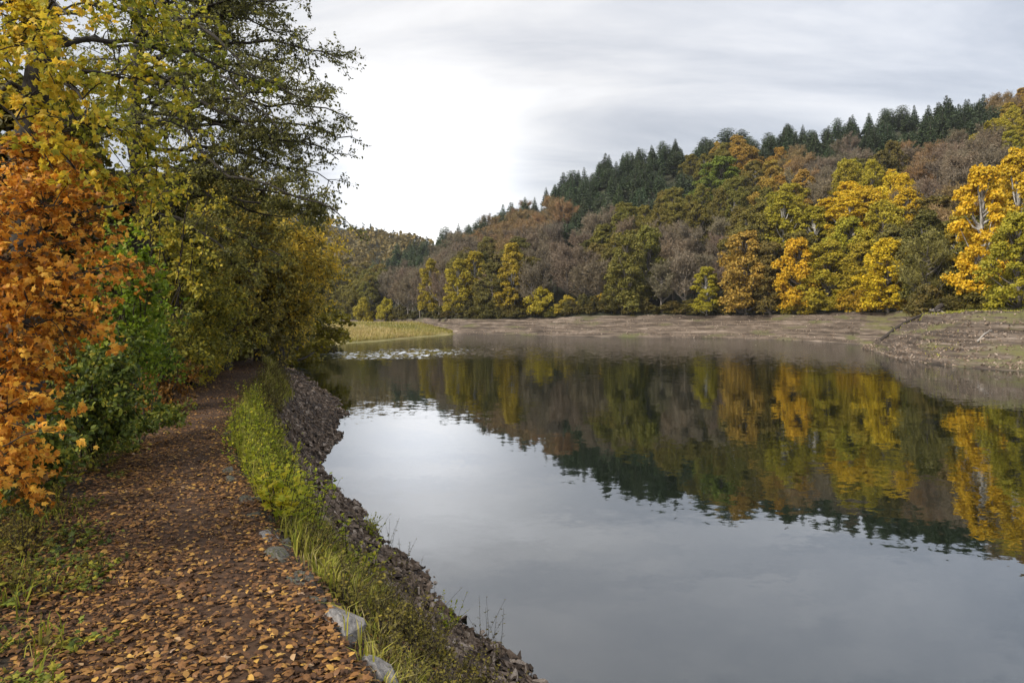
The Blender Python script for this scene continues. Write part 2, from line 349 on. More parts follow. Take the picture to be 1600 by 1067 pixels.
for nm, sel, m in (('shore', iu, M_shore), ('shore', ~iu | np.roll(iu, 1) & ~iu, M_bluff)):
    k = np.nonzero(sel)[0]
    if m is M_bluff: k = np.concatenate([[k[0] - 1], k])
    o = grid(nm, U[k] * D[k], D[k], far_h(U[k], D[k]), m, flip=True); o['kind'] = 'structure'
sb_ = np.linspace(0, 1, 90) ** 1.15
ub = uu[::2]; U2 = np.repeat(ub[:, None], 90, 1); w1 = (fit(ub, *DW) + 12.5)[:, None]; w2 = (fit(ub, *D1) + 90)[:, None]
D2 = w1 - .15 + (w2 - w1) * sb_[None]
o = grid('hill', U2 * D2, D2, far_h(U2, D2) - .02, M_hill, flip=True); o['kind'] = 'structure'
# grassy spit
DS = (px([-100, 300, 455, 490, 600, 700, 718]), [50, 62, 84, 90, 110, 140, 149])
def spit_h(u, d):
    x = u * d
    a = d - fit(u, *DS) - 1.5 * fbm(x * .1, u * 5, 101)
    w = sstep(px(722), px(640), u)
    return np.clip(a * .05, -1.5, 1.2 + .9 * w) * (.35 + .65 * w) + .35 * fbm(x * .09, d * .09, 111) * np.clip(a * .2, 0, 1) - .4 * sstep(px(700), px(730), u)
us = np.linspace(-.80, px(728), 170); U3 = np.repeat(us[:, None], 70, 1)
e0 = (fit(us, *DS) - 8)[:, None]; e1 = (np.maximum(fit(us, *DW) - 6, fit(us, *DS) + 4))[:, None]
D3 = e0 + (e1 - e0) * np.linspace(0, 1, 70)[None] ** 1.3
o = grid('meadow', U3 * D3, D3, spit_h(U3, D3), M_mead, flip=True); o['kind'] = 'structure'
# wide base of the land and the lake bed
th = np.linspace(0, 2 * pi, 65)[:-1]
V = np.concatenate([[[0, 420, -3]], np.stack([1500 * np.cos(th), 420 + 1500 * np.sin(th), np.full(64, -3.0)], -1)])
o = mk('terrain', V, np.array([[0, i + 1, (i + 1) % 64 + 1] for i in range(64)]), M_soil); o['kind'] = 'structure'

# ------------------------------------------------------------------ water
m, nt, ns, ls = mat('lake_water')
ge = ns.new('ShaderNodeNewGeometry')
def M2(op, a, b=None, c=None, clamp=False):
    n = ns.new('ShaderNodeMath'); n.operation = op; n.use_clamp = clamp
    for i, v in enumerate((a, b, c)):
        if v is None: continue
        if isinstance(v, (int, float)): n.inputs[i].default_value = v
        else: ls.new(v, n.inputs[i])
    return n.outputs[0]
def noise(vec, scale, detail=2, rough=.5):
    n = ns.new('ShaderNodeTexNoise'); n.inputs['Scale'].default_value = scale; n.inputs['Detail'].default_value = detail; n.inputs['Roughness'].default_value = rough
    ls.new(vec, n.inputs['Vector']); return n
def mapped(vec, sc, rot=0):
    q = ns.new('ShaderNodeMapping'); q.inputs['Scale'].default_value = sc; q.inputs['Rotation'].default_value = (0, 0, rot); ls.new(vec, q.inputs[0]); return q.outputs[0]
pos = ge.outputs['Position']
spx = ns.new('ShaderNodeSeparateXYZ'); ls.new(pos, spx.inputs[0])
rip = noise(mapped(pos, (1.0, 1.5, 1), .2), 5.5, 2, .6)
rip2 = noise(mapped(pos, (1.0, 1.5, 1), .5), 1.6, 2)
patch = noise(mapped(pos, (.4, 1, 1), .25), .09, 3)
# wind-ruffled streak out on the lake
rad = M2('ADD', spx.outputs[1], M2('MULTIPLY', spx.outputs[0], -.42))
rad = M2('ADD', rad, M2('MULTIPLY', M2('SUBTRACT', patch.outputs[0], .5), 26))
ruf = M2('MULTIPLY', M2('SMOOTH_MIN', 1, 1, 0) if False else M2('MULTIPLY', M2('DIVIDE', M2('SUBTRACT', rad, 66), 7, clamp=True), M2('DIVIDE', M2('SUBTRACT', 92, rad), 7, clamp=True)),
         M2('MULTIPLY', M2('DIVIDE', M2('SUBTRACT', spx.outputs[0], -24), 6, clamp=True), M2('DIVIDE', M2('SUBTRACT', 4, spx.outputs[0]), 14, clamp=True)))
calm = M2('MULTIPLY_ADD', M2('DIVIDE', M2('SUBTRACT', patch.outputs[0], .42), .2, clamp=True), .010, .007)
amp = M2('ADD', M2('ADD', calm, M2('MULTIPLY', M2('DIVIDE', M2('SUBTRACT', spx.outputs[1], 34), 60, clamp=True), .04)), M2('MULTIPLY', ruf, .15))
rip3 = noise(mapped(pos, (2.4, .5, 1), .1), 1.0, 1)
rmix = ns.new('ShaderNodeMix'); rmix.data_type = 'RGBA'; ls.new(ruf, rmix.inputs['Factor']); ls.new(rip.outputs['Color'], rmix.inputs[6]); ls.new(rip3.outputs['Color'], rmix.inputs[7])
sc1 = ns.new('ShaderNodeVectorMath'); sc1.operation = 'ADD'
ls.new(rmix.outputs[2], sc1.inputs[0]); ls.new(rip2.outputs['Color'], sc1.inputs[1])
sc2 = ns.new('ShaderNodeVectorMath'); sc2.operation = 'SUBTRACT'; ls.new(sc1.outputs[0], sc2.inputs[0]); sc2.inputs[1].default_value = (1, 1, 1)
sc3 = ns.new('ShaderNodeVectorMath'); sc3.operation = 'SCALE'; ls.new(sc2.outputs[0], sc3.inputs[0]); ls.new(amp, sc3.inputs['Scale'])
sc4 = ns.new('ShaderNodeVectorMath'); sc4.operation = 'MULTIPLY'; ls.new(sc3.outputs[0], sc4.inputs[0]); sc4.inputs[1].default_value = (1.6, 2.4, 0)
sc5 = ns.new('ShaderNodeVectorMath'); sc5.operation = 'ADD'; ls.new(sc4.outputs[0], sc5.inputs[0]); sc5.inputs[1].default_value = (0, 0, 1)
sc6 = ns.new('ShaderNodeVectorMath'); sc6.operation = 'NORMALIZE'; ls.new(sc5.outputs[0], sc6.inputs[0])
dd = ns.new('ShaderNodeVectorMath'); dd.operation = 'DOT_PRODUCT'; ls.new(ge.outputs['Incoming'], dd.inputs[0]); dd.inputs[1].default_value = (0, 0, 1)
fres = M2('MULTIPLY_ADD', M2('POWER', M2('SUBTRACT', 1.0, M2('ABSOLUTE', dd.outputs['Value'])), 2.0, clamp=True), .71, .03)
df = ns.new('ShaderNodeBsdfDiffuse'); df.inputs[0].default_value = (.003, .006, .0025, 1)
gl = ns.new('ShaderNodeBsdfGlossy'); gl.inputs['Roughness'].default_value = 0.012; gl.inputs[0].default_value = (.95, .97, 1, 1)
ls.new(sc6.outputs[0], gl.inputs['Normal'])
mxs = ns.new('ShaderNodeMixShader'); ls.new(fres, mxs.inputs[0]); ls.new(df.outputs[0], mxs.inputs[1]); ls.new(gl.outputs[0], mxs.inputs[2])
o = ns.new('ShaderNodeOutputMaterial'); ls.new(mxs.outputs[0], o.inputs[0])
o = mk('lake_water', [[-260, -60, 0], [420, -60, 0], [420, 340, 0], [-260, 340, 0]], np.array([[0, 1, 2, 3]]), m); o['kind'] = 'structure'

# ------------------------------------------------------------------ far tree kinds (unit: metres, local origin at the foot)
def blob_leaves(g, c, r, n, size, squash=.8, up=.6):
    d = rdir(n); d[:, 2] = np.where(d[:, 2] < -.35, -d[:, 2] * .6, d[:, 2])
    rr = r * (rng.uniform(.3, 1.2, n) ** .7)[:, None]
    p = c + d * rr * np.array([1, 1, squash])
    nn = nrm(d * .7 + rdir(n) * .7 + np.array([0, 0, up]))
    yd = rdir(n)
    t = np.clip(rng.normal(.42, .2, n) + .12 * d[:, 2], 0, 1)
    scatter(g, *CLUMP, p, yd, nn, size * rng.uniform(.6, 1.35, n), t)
def limbs_to(g, root_h, H, cs, r0):
    k = len(cs); a = np.zeros((k, 3)); a[:, 2] = np.clip(cs[:, 2] - rng.uniform(.1, .3, k) * H, root_h * .5, H * .75)
    m = a * .5 + cs * .5 + np.array([0, 0, -.03 * H])
    tubes(g, np.stack([a, m, cs], 1), np.array([.5, .3, .08]) * r0, 4)
def broadleaf(seed, H, Wd, nlobe, nleaf, shape, low=.12, size=.5, bark=M_fbark, bs=1.0):
    global rng
    rng = np.random.default_rng(seed)
    g = Geo(); t = Geo()
    cs = []
    for i in range(nlobe):
        f = low + (1 - low) * ((i + rng.uniform(0, 1)) / nlobe)
        w = Wd * .5 * (shape(f))
        a = i * 2.4 + rng.uniform(-.7, .7); r = w * rng.uniform(.35, .95)
        c = np.array([r * math.cos(a), r * math.sin(a), H * min(f, .93)])
        br = Wd * rng.uniform(.11, .25) * (0.75 + .5 * (1 - f)) * bs
        blob_leaves(g, c, br, int(nleaf * rng.uniform(.7, 1.3)), size)
        for q in range(3):
            blob_leaves(g, c + rdir(1)[0] * br * .95, br * rng.uniform(.35, .6), int(nleaf * .25), size * .85)
        cs.append(c)
    cs = np.array(cs)
    zz_ = np.linspace(-.5, H * .85, 7)
    pts = np.stack([.15 * np.sin(zz_ * .5 + seed), .15 * np.cos(zz_ * .43 + seed), zz_], -1)
    r0 = .018 * H + .04
    tubes(t, pts[None], np.linspace(r0, r0 * .25, 7)[None], 6)
    limbs_to(t, H * low, H, cs, r0)
    return t.obj('trunk', bark, None, True, False), g.obj('crown', M_far, None, False, False)
def bare(seed, H, Wd, nl=34, leaves=900, spread=.55):
    global rng
    rng = np.random.default_rng(seed)
    t = Geo(); g = Geo()
    zz_ = np.linspace(-.5, H * .8, 7)
    pts = np.stack([.2 * np.sin(zz_ * .4 + seed), .2 * np.cos(zz_ * .37 + seed), zz_], -1); r0 = .018 * H + .06
    tubes(t, pts[None], np.linspace(r0, r0 * .2, 7)[None], 6)
    z0 = H * rng.uniform(.18, .75, nl); az = rng.uniform(0, 2 * pi, nl)
    ln = Wd * .5 * (1.05 - .55 * np.abs(z0 / H - .35) / .5) * rng.uniform(.7, 1.1, nl)
    a = np.stack([0 * z0, 0 * z0, z0], -1)
    dr = np.stack([np.cos(az), np.sin(az), rng.uniform(.55, 1.5, nl)], -1)
    b = a + nrm(dr) * ln[:, None] * 1.15; b[:, 2] = np.minimum(b[:, 2], H * .97)
    mid = (a + b) / 2 + np.array([0, 0, -.04 * H])
    tubes(t, np.stack([a, mid, b], 1), np.array([.45, .28, .07]) * r0, 4)
    n2 = 420
    i = rng.integers(0, nl, n2); s = rng.uniform(.3, 1.0, n2)[:, None]
    a2 = (1 - s) ** 2 * a[i] + 2 * s * (1 - s) * mid[i] + s ** 2 * b[i]
    b2 = a2 + nrm(rdir(n2) + np.array([0, 0, .75]) + .5 * nrm(b - a)[i]) * (Wd * .17 * rng.uniform(.5, 1.2, n2))[:, None]
    tubes(g, np.stack([a2, b2], 1), np.array([.05, .02]), 3, rng.uniform(.2, .8, n2))
    n3 = 3200
    i = rng.integers(0, n2, n3); s = rng.uniform(.2, 1, n3)[:, None]
    a3 = a2[i] * (1 - s) + b2[i] * s
    b3 = a3 + nrm(rdir(n3) + np.array([0, 0, .6])) * (Wd * .085 * rng.uniform(.5, 1.3, n3))[:, None]
    tubes(g, np.stack([a3, b3], 1), np.array([.032, .014]), 3, rng.uniform(.1, 1, n3))
    i = rng.integers(0, n3, leaves)
    scatter(g, *CLUMP, b3[i] + rng.normal(0, .1, (leaves, 3)), rdir(leaves), nrm(rdir(leaves) + np.array([0, 0, .5])), rng.uniform(.14, .32, leaves), rng.uniform(.2, .9, leaves))
    return t.obj('trunk', M_fbark, None, True, False), g.obj('crown', M_ftwig, None, False, False)
def spruce(seed, H, Wd, pine=False):
    global rng
    rng = np.random.default_rng(seed)
    t = Geo(); g = Geo()
    zz_ = np.linspace(-.5, H * .98, 5)
    tubes(t, np.stack([0 * zz_, 0 * zz_, zz_], -1)[None], np.linspace(.24, .03, 5)[None], 6)
    tiers = 24
    for k in range(tiers):
        f = .14 + .84 * (k + rng.uniform(-.2, .2)) / tiers
        w = Wd * .5 * ((1 - f) ** .9 * 1.1 + .03) * rng.uniform(.85, 1.1)
        if pine: w = Wd * .5 * (math.sin(min(1, max(0, (f - .1) / .9)) * pi * .93 + .05) ** .6) * rng.uniform(.7, 1.1)
        nb = int(6 + 6 * (1 - f)); az = rng.uniform(0, 6.3) + np.arange(nb) * 2 * pi / nb + rng.uniform(-.3, .3, nb)
        for a in az:
            l = w * rng.uniform(.7, 1.15); n = max(5, int(l * 8))
            s = rng.uniform(.12, 1.0, n)
            side = rng.normal(0, .16, n) * l * (1.1 - s)
            ca, sa_ = math.cos(a), math.sin(a)
            p = np.stack([ca * s * l - sa_ * side, sa_ * s * l + ca * side, H * f - .28 * l * s ** 1.3 + .16 * l * s ** 3 + rng.normal(0, .08, n)], -1)
            yd = np.stack([np.full(n, ca), np.full(n, sa_), np.full(n, -.25)], -1) + rng.normal(0, .35, (n, 3))
            nn = np.array([0, 0, 1.0]) + rng.normal(0, .4, (n, 3))
            scatter(g, *CLUMP, p, yd, nn, rng.uniform(.40, .72, n) * (1.15 - .8 * f), np.clip(.25 + .4 * s + rng.normal(0, .15, n), 0, 1))
    return t.obj('trunk', M_fbark, None, True, False), g.obj('crown', M_needle, None, False, False)
egg = lambda f: max(.12, math.sin(min(.98, f * .86 + .12) * pi) ** .75)
tall = lambda f: max(.14, math.sin(min(.97, f * .80 + .16) * pi) ** .9)
full = lambda f: max(.2, (1 - f ** 2.6) ** .6)
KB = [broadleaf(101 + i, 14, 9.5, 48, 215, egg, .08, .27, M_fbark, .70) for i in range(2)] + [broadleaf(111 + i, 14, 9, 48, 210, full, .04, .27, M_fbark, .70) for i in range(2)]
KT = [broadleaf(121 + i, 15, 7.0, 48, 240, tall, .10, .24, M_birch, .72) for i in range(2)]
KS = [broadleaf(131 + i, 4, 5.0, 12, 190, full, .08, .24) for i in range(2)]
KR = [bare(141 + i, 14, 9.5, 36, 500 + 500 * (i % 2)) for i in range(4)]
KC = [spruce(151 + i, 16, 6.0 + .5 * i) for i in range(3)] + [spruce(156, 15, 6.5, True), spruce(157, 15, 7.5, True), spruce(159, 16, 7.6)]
rng = np.random.default_rng(5)
KH = {'b': 14, 't': 15, 's': 4, 'r': 14, 'c': 16}; KW = {'b': 9.3, 't': 7, 's': 5, 'r': 9.5, 'c': 6.2}
KK = {'b': KB, 't': KT, 's': KS, 'r': KR, 'c': KC}
def plant_far(kind, loc, h, w, col, name, label, cat, group, var=None):
    lst = KK[kind]; tr, cr_ = lst[rng.integers(len(lst)) if var is None else var % len(lst)]
    e = thing(name, label, cat, tuple(loc), group)
    e.rotation_euler = (0, 0, rng.uniform(0, 2 * pi)); e.scale = (w / KW[kind], w / KW[kind], h / KH[kind])
    if kind == 'c': e.rotation_euler = (rng.normal(0, .03), rng.normal(0, .03), rng.uniform(0, 6.3))
    for src in (tr, cr_):
        c = src.copy(); COL.objects.link(c); c.parent = e
        if src is cr_: c.color = (*col, 1)
    return e
COLR = dict(Y=(.60, .40, .022), YG=(.36, .29, .026), G=(.19, .165, .030), L=(.20, .24, .035), O=(.38, .25, .045), R=(.34, .2, .045),
            B=(.17, .137, .088), BO=(.24, .16, .07), S=(.092, .122, .060), OL=(.17, .14, .032))
def jit(c, a=.14):
    f = rng.uniform(1 - a, 1 + a); return tuple(float(np.clip(x * f * rng.uniform(.93, 1.07), 0, .9)) for x in c)
# hero trees: x of foot, y of top, width in px, depth, kind, colour, label, category
HERO = [
 (1535, 253, 92, 79, 't', 'Y', 'tall golden yellow birch standing out at the bluff rim with pale stems', 'birch tree'),
 (1590, 232, 96, 88, 't', 'Y', 'tallest golden yellow birch, close behind the yellow birch on the bluff rim', 'birch tree'),
 (1592, 330, 100, 71, 'b', 'YG', 'yellow green leafy tree on the bluff rim in front of the golden birches', 'tree'),
 (1500, 330, 60, 96, 't', 'YG', 'slim yellow birch just inland of the golden birch on the bluff', 'birch tree'),
 (1448, 365, 100, 92, 'r', 'OL', 'thin half bare olive tree above the head of the gully', 'tree'),
 (1388, 372, 84, 106, 'b', 'Y', 'bright yellow tree beside the half bare tree near the gully', 'tree'),
 (1418, 292, 56, 126, 't', 'Y', 'slender yellow birch towering behind the yellow tree near the gully', 'birch tree'),
 (1330, 297, 80, 138, 't', 'Y', 'broad yellow birch highest of the yellow clump above the shore', 'birch tree'),
 (1292, 376, 90, 121, 'b', 'YG', 'yellow green tree with a full crown down to the shore, under the broad yellow birch', 'tree'),
 (1250, 372, 76, 124, 'b', 'Y', 'full yellow green tree at the shore with a bright sunlit flank', 'tree'),
 (1345, 378, 80, 117, 'b', 'YG', 'dull yellow green tree at the shore between the two brightest yellow crowns', 'tree'),
 (1272, 320, 64, 142, 't', 'YG', 'pointed yellow birch rising behind the full yellow green shore tree', 'birch tree'),
 (1224, 300, 66, 150, 't', 'YG', 'pale yellow conical tree alone on the slope beside the green crowns', 'tree'),
 (1164, 360, 92, 132, 'b', 'O', 'rust tinged orange tree at the shore with a reddish top', 'tree'),
 (1205, 376, 72, 130, 'b', 'OL', 'olive brown tree at the shore beside the rust tinged tree', 'tree'),
 (1104, 414, 46, 136, 't', 'YG', 'small slim yellow green tree at the shore before bare trees', 'tree'),
 (978, 362, 74, 144, 'b', 'G', 'olive green round tree at the shore beside brown bare trees', 'tree'),
 (1012, 352, 70, 150, 'b', 'G', 'olive green tree rising behind the round olive shore tree', 'tree'),
 (845, 452, 46, 153.5, 's', 'YG', 'rounded yellow shrub at the rim of the far bank', 'shrub'),
 (886, 462, 40, 151, 's', 'YG', 'olive yellow shrub beside the rounded yellow shrub on the far bank', 'shrub'),
 (938, 459, 24, 149, 's', 'Y', 'tiny bright yellow bush low under the bare trees', 'shrub'),
 (716, 404, 50, 170, 't', 'YG', 'olive yellow tree at the shore behind the meadow tip', 'tree'),
 (742, 390, 52, 172, 't', 'YG', 'taller olive yellow tree next to the meadow tip', 'tree'),
 (800, 376, 54, 160, 't', 'YG', 'yellow tree leaning out over the bank among brown trees', 'tree'),
 (672, 404, 40, 192, 't', 'YG', 'narrow yellow tree standing in grey bare trees behind the meadow', 'tree'),
 (568, 467, 30, 222, 's', 'YG', 'low yellow tree behind the meadow near the alder branches', 'tree'),
 (604, 468, 28, 214, 's', 'YG', 'low yellow tree behind the middle of the meadow', 'tree'),
 (1128, 244, 74, 225, 'b', 'L', 'bright green tree on the upper slope below the conifer belt', 'tree'),
 (1106, 276, 60, 212, 'b', 'L', 'bright green tree just downhill of the other bright green tree', 'tree'),
 (1158, 226, 62, 240, 'b', 'O', 'orange tree above the bright green trees on the upper slope', 'tree'),
]
hero_uv = []
for x, yt, wp, d, k, c, lab, cat in HERO:
    u = float(px(x)); d = float(d); z = float(far_h(np.array([u]), np.array([d]))[0])
    zt = ZC + (HY - yt) / F * d
    nm = {'birch tree': 'birch_tree', 'shrub': 'shrub'}.get(cat, 'broadleaf_tree')
    plant_far(k, (u * d, d, z - .15), max(zt - z, 2.0), wp / F * d, jit(COLR[c], .05), nm, lab, cat, None)
    hero_uv.append((u * d, d, wp / F * d * .5, u, zt, z))
ANCH = [(640, 395, 'S'), (680, 375, 'S'), (740, 345, 'S'), (800, 322, 'S'), (850, 306, 'S'), (890, 290, 'S'), (930, 265, 'S'), (990, 250, 'S'), (1050, 238, 'S'), (900, 325, 'S'), (940, 312, 'S'), (980, 322, 'S'), (1012, 312, 'S'), (950, 335, 'S'), (920, 348, 'S'), (1042, 302, 'S'), (1072, 302, 'S'), (890, 352, 'S'), (1000, 295, 'S'), (1060, 275, 'S'), (1085, 240, 'S'), (960, 285, 'S'), (1020, 260, 'S'),
 (1180, 232, 'S'), (1225, 222, 'S'), (1250, 208, 'S'), (1300, 218, 'S'), (1330, 205, 'S'), (1380, 198, 'S'), (1425, 190, 'S'), (1470, 176, 'S'), (1505, 170, 'S'), (1230, 248, 'S'), (1285, 238, 'S'), (1545, 162, 'S'), (600, 415, 'S'), (570, 430, 'S'), (1140, 215, 'S'), (640, 380, 'S'), (1200, 210, 'S'), (1440, 208, 'S'), (1480, 194, 'S'), (1400, 216, 'S'), (1520, 186, 'S'), (1560, 176, 'S'), (1350, 222, 'S'), (1270, 225, 'S'), (1160, 228, 'S'),
 (620, 455, 'B'), (650, 440, 'B'), (690, 412, 'B'), (730, 392, 'B'), (785, 372, 'BO'), (820, 385, 'B'), (860, 365, 'B'), (870, 425, 'B'), (930, 362, 'B'), (955, 345, 'B'), (900, 445, 'B'), (1065, 385, 'B'), (1085, 425, 'B'), (1040, 435, 'B'), (1335, 256, 'B'), (1375, 250, 'B'), (1345, 255, 'B'), (1485, 240, 'B'), (1520, 240, 'B'), (1430, 262, 'BO'), (1490, 285, 'B'), (1540, 255, 'B'), (1275, 285, 'B'), (1475, 330, 'OL'), (1500, 345, 'BO'), (750, 455, 'B'), (1060, 465, 'B'), (680, 465, 'B'), (795, 325, 'S'), (765, 338, 'S'), (715, 360, 'S'), (830, 352, 'BO'), (1100, 390, 'B'), (1030, 405, 'B'),
 (975, 392, 'G'), (1000, 362, 'G'), (1025, 338, 'G'), (1055, 328, 'G'), (1100, 315, 'G'), (1150, 308, 'G'), (1190, 325, 'G'), (960, 425, 'OL'), (1010, 402, 'G'), (1170, 340, 'G'), (560, 445, 'G'), (580, 435, 'G'), (530, 455, 'G'),
 (1120, 275, 'G'), (1160, 238, 'O'), (1210, 268, 'O'), (1245, 275, 'BO'), (870, 335, 'BO'), (1590, 178, 'O'), (1575, 160, 'BO'), (1590, 220, 'YG'), (1175, 420, 'OL'),
 (1225, 345, 'YG'), (1270, 355, 'YG'), (1330, 330, 'Y'), (1310, 372, 'YG'), (1400, 325, 'Y'), (1260, 425, 'YG'), (1290, 405, 'YG'), (1380, 425, 'Y'), (1350, 290, 'YG'), (1540, 330, 'Y'), (745, 440, 'OL'), (795, 415, 'OL'), (1350, 400, 'YG'), (1205, 400, 'OL'), (1590, 400, 'G'), (1425, 400, 'OL'), (1440, 320, 'B'), (1230, 300, 'O'), (1380, 275, 'OL')]
AX = np.array([(a, b) for a, b, _ in ANCH], float); AT = [c for *_, c in ANCH]
KIND = dict(S='c', B='r', BO='r', G='b', OL='b', YG='b', Y='b', O='b', R='b', L='b')
GRP = dict(S=('spruce_tree', 'conifer tree', 'dark green spruce in the dense belt along the top of the far hill', 'spruces on the far hill'),
           B=('beech_tree', 'bare tree', 'nearly bare brown grey tree in the wood on the far slope', 'bare brown trees on the far slope'),
           BO=('beech_tree', 'bare tree', 'thin tree with russet brown leaves in the far wood', 'russet brown trees on the far slope'),
           G=('broadleaf_tree', 'tree', 'olive green rounded tree on the middle of the far slope', 'olive green trees on the far slope'),
           OL=('broadleaf_tree', 'tree', 'dull olive brown leafy tree low on the far slope', 'olive brown trees on the far slope'),
           YG=('broadleaf_tree', 'tree', 'yellow green leafy tree on the slope above the bank', 'yellow green trees on the far slope'),
           Y=('broadleaf_tree', 'tree', 'bright yellow leafy tree in the yellow clump on the slope', 'yellow trees on the far slope'),
           O=('broadleaf_tree', 'tree', 'orange brown leafy tree high on the far slope', 'orange trees on the far slope'))
def zone(p, q):
    a = ('behind the grassy meadow', 'above the yellow rim shrubs', 'above the round olive shore tree', 'around the bright green trees', 'above the yellow clump', 'above the gully', 'behind the golden birches')[int(np.searchsorted([720, 960, 1090, 1200, 1360, 1480], p))]
    b = ('by the shore', 'low on the slope', 'midway upslope', 'high upslope', 'on the skyline')[int(np.searchsorted([.07, .35, .68, .93], q))]
    return b + ', ' + a
spots = []
for d in np.arange(84, 345, 5.6):
    for X in np.arange(-110, 235, 5.9):
        x_ = X + rng.uniform(-2.3, 2.3) + (3 if int(d / 5.6) % 2 else 0); d_ = d + rng.uniform(-2.2, 2.2); u = x_ / d_
        if u < -.29 or u > .80: continue
        rim = float(rim_of(np.array([u]))[0]) + (8 if u > px(1440) else 1.0)
        d1 = float(fit(u, *D1))
        if d_ < rim or d_ > d1 + 4: continue
        q = (d_ - rim) / (d1 - rim)
        if q > .12 and rng.uniform() < .30: continue
        spots.append((x_, d_, u, q))
for x_, d_, u, q in spots:
    z = float(far_h(np.array([u]), np.array([d_]))[0])
    if any((x_ - hx) ** 2 + (d_ - hd) ** 2 < (hr * .75) ** 2 for hx, hd, hr, *_ in hero_uv): continue
    h = 13.0 * rng.uniform(.8, 1.15)
    ppx = CX + F * u; ppy = HY - F * (z + h * .55 - ZC) / d_
    if any(abs(u - hu) < hr / hd * .8 and d_ < hd and d_ > hd - 14 and hz + 4 < z + h for hx, hd, hr, hu, ht, hz in hero_uv) and rng.uniform() < .8: continue
    k = int(np.argmin(((AX[:, 0] - ppx - rng.normal(0, 9)) ** 2 + ((AX[:, 1] - ppy - rng.normal(0, 7)) * 1.2) ** 2))); ty = AT[k]
    nm, cat, lab, grp = GRP[ty]; lab = lab.split(' in the ')[0].split(' on the ')[0].split(' low on ')[0].split(' high on ')[0] + ' ' + zone(ppx, q); kd = KIND[ty]
    if kd == 'c' and (d_ > float(fit(u, *D1)) + 2.5 or rng.uniform() < .09): continue
    if kd == 'c': h = rng.choice([8, 9.5, 10.5, 12]) * rng.uniform(.85, 1.12); w = h * rng.uniform(.46, .68)
    elif kd == 'r': h *= 1 - .22 * q; w = rng.uniform(7.0, 10)
    else: w = rng.uniform(7.2, 10.5)
    if kd == 'b' and rng.uniform() < .25: kd = 't'; w = rng.uniform(5.5, 7)
    if q < .04: h *= .9
    plant_far(kd, (x_, d_, z - .2), h, w, jit(COLR[ty]), nm, lab, cat, grp)
# undergrowth shrubs right along the far rim
k = 0
for u in np.arange(-.27, .74, .012):
    u = u + rng.uniform(-.006, .006); d = float(rim_of(np.array([u]))[0]) + rng.uniform(.3, 2.5) + (6 if u > px(1440) else 0); z = float(far_h(np.array([u]), np.array([d]))[0])
    ty = AT[int(np.argmin((AX[:, 0] - CX - F * u) ** 2 + (AX[:, 1] - 470) ** 2))]
    c = COLR[{'S': 'OL', 'B': 'OL', 'BO': 'OL'}.get(ty, ty)]
    plant_far('s', (u * d, d, z - .2), rng.uniform(1.6, 4.2), rng.uniform(3, 5.5), jit(tuple(v * .7 for v in c), .2), 'shrub', 'low olive shrub on the far bank rim ' + zone(CX + F * u, 0).split(', ')[1].replace('above', 'below').replace('behind the gr', 'beyond the gr').replace('around', 'below').replace('behind the go', 'near the go'), 'shrub', 'shrubs along the rim of the far bank')
# the two far hills closing the valley
def far_ridge(name, d, prof, depth, m):
    xs, ys = prof; us = np.linspace(px(xs[0]), px(xs[-1]), 90); n = 24
    U4 = np.repeat(us[:, None], n, 1); s = np.linspace(0, 1, n)[None]
    D4 = d - depth + depth * 1.6 * np.repeat(s, 90, 0)
    top = ZC + (HY - fit(us, px(np.array(xs)), ys)) / F * d
    Z4 = top[:, None] * np.where(s < .625, (s / .625) ** .9, 1 - (s - .625) * .8) - 3
    o = grid(name, U4 * D4, D4, Z4, m, flip=True); o['kind'] = 'structure'
    return us, top
def forest(name, d, prof, depth, n, kind, cols, hgt):
    us, top = far_ridge('hill', d, prof, depth, M_hill)
    g = Geo()
    u = rng.uniform(us[0], us[-1], n); s = rng.uniform(.05, .72, n)
    D4 = d - depth + depth * 1.6 * s; tp = fit(u, us, top); Z = tp * np.where(s < .625, (s / .625) ** .9, 1 - (s - .625) * .8) - 3
    base = np.stack([u * D4, D4, Z], -1)
    for i in range(26 if kind == 'c' else 48):
        f = rng.uniform(0, 1, n)
        if kind == 'c':
            a = rng.uniform(0, 2 * pi, n); r = hgt * .2 * (1 - f) * rng.uniform(.4, 1, n)
            p = base + np.stack([r * np.cos(a), r * np.sin(a), hgt * (.15 + .85 * f)], -1)
            sz = hgt * .22 * (1.1 - f * .7)
        else:
            p = base + rdir(n) * hgt * np.array([.42, .42, .4]) + np.array([0, 0, hgt * .55]); sz = np.full(n, hgt * .19)
        scatter(g, *CLUMP, p, rdir(n), nrm(rdir(n) * .8 + np.array([0, 0, .6])), sz * rng.uniform(.7, 1.2, n), np.clip(rng.normal(.45, .16, n) + .3 * (vn(base[:, 0] * .05, base[:, 1] * .05, 7)), 0, 1))
    o = g.obj(name, leaf_mat(name + '_leaves', cols, .25)); o['kind'] = 'stuff'
    return o
forest('forest', 520, ([250, 440, 540, 590, 625, 700, 900], [350, 366, 372, 374, 381, 392, 430]), 190, 620, 'b', G((.085, .072, .03), (.19, .14, .04), (.32, .215, .045)), 12)
forest('forest', 950, ([-200, 100, 300, 440, 470, 520, 560, 600, 650, 720, 1000], [230, 262, 292, 318, 330, 347, 358, 370, 380, 398, 440]), 260, 1000, 'c', G((.022, .034, .026), (.035, .052, .036), (.06, .075, .05)), 16)

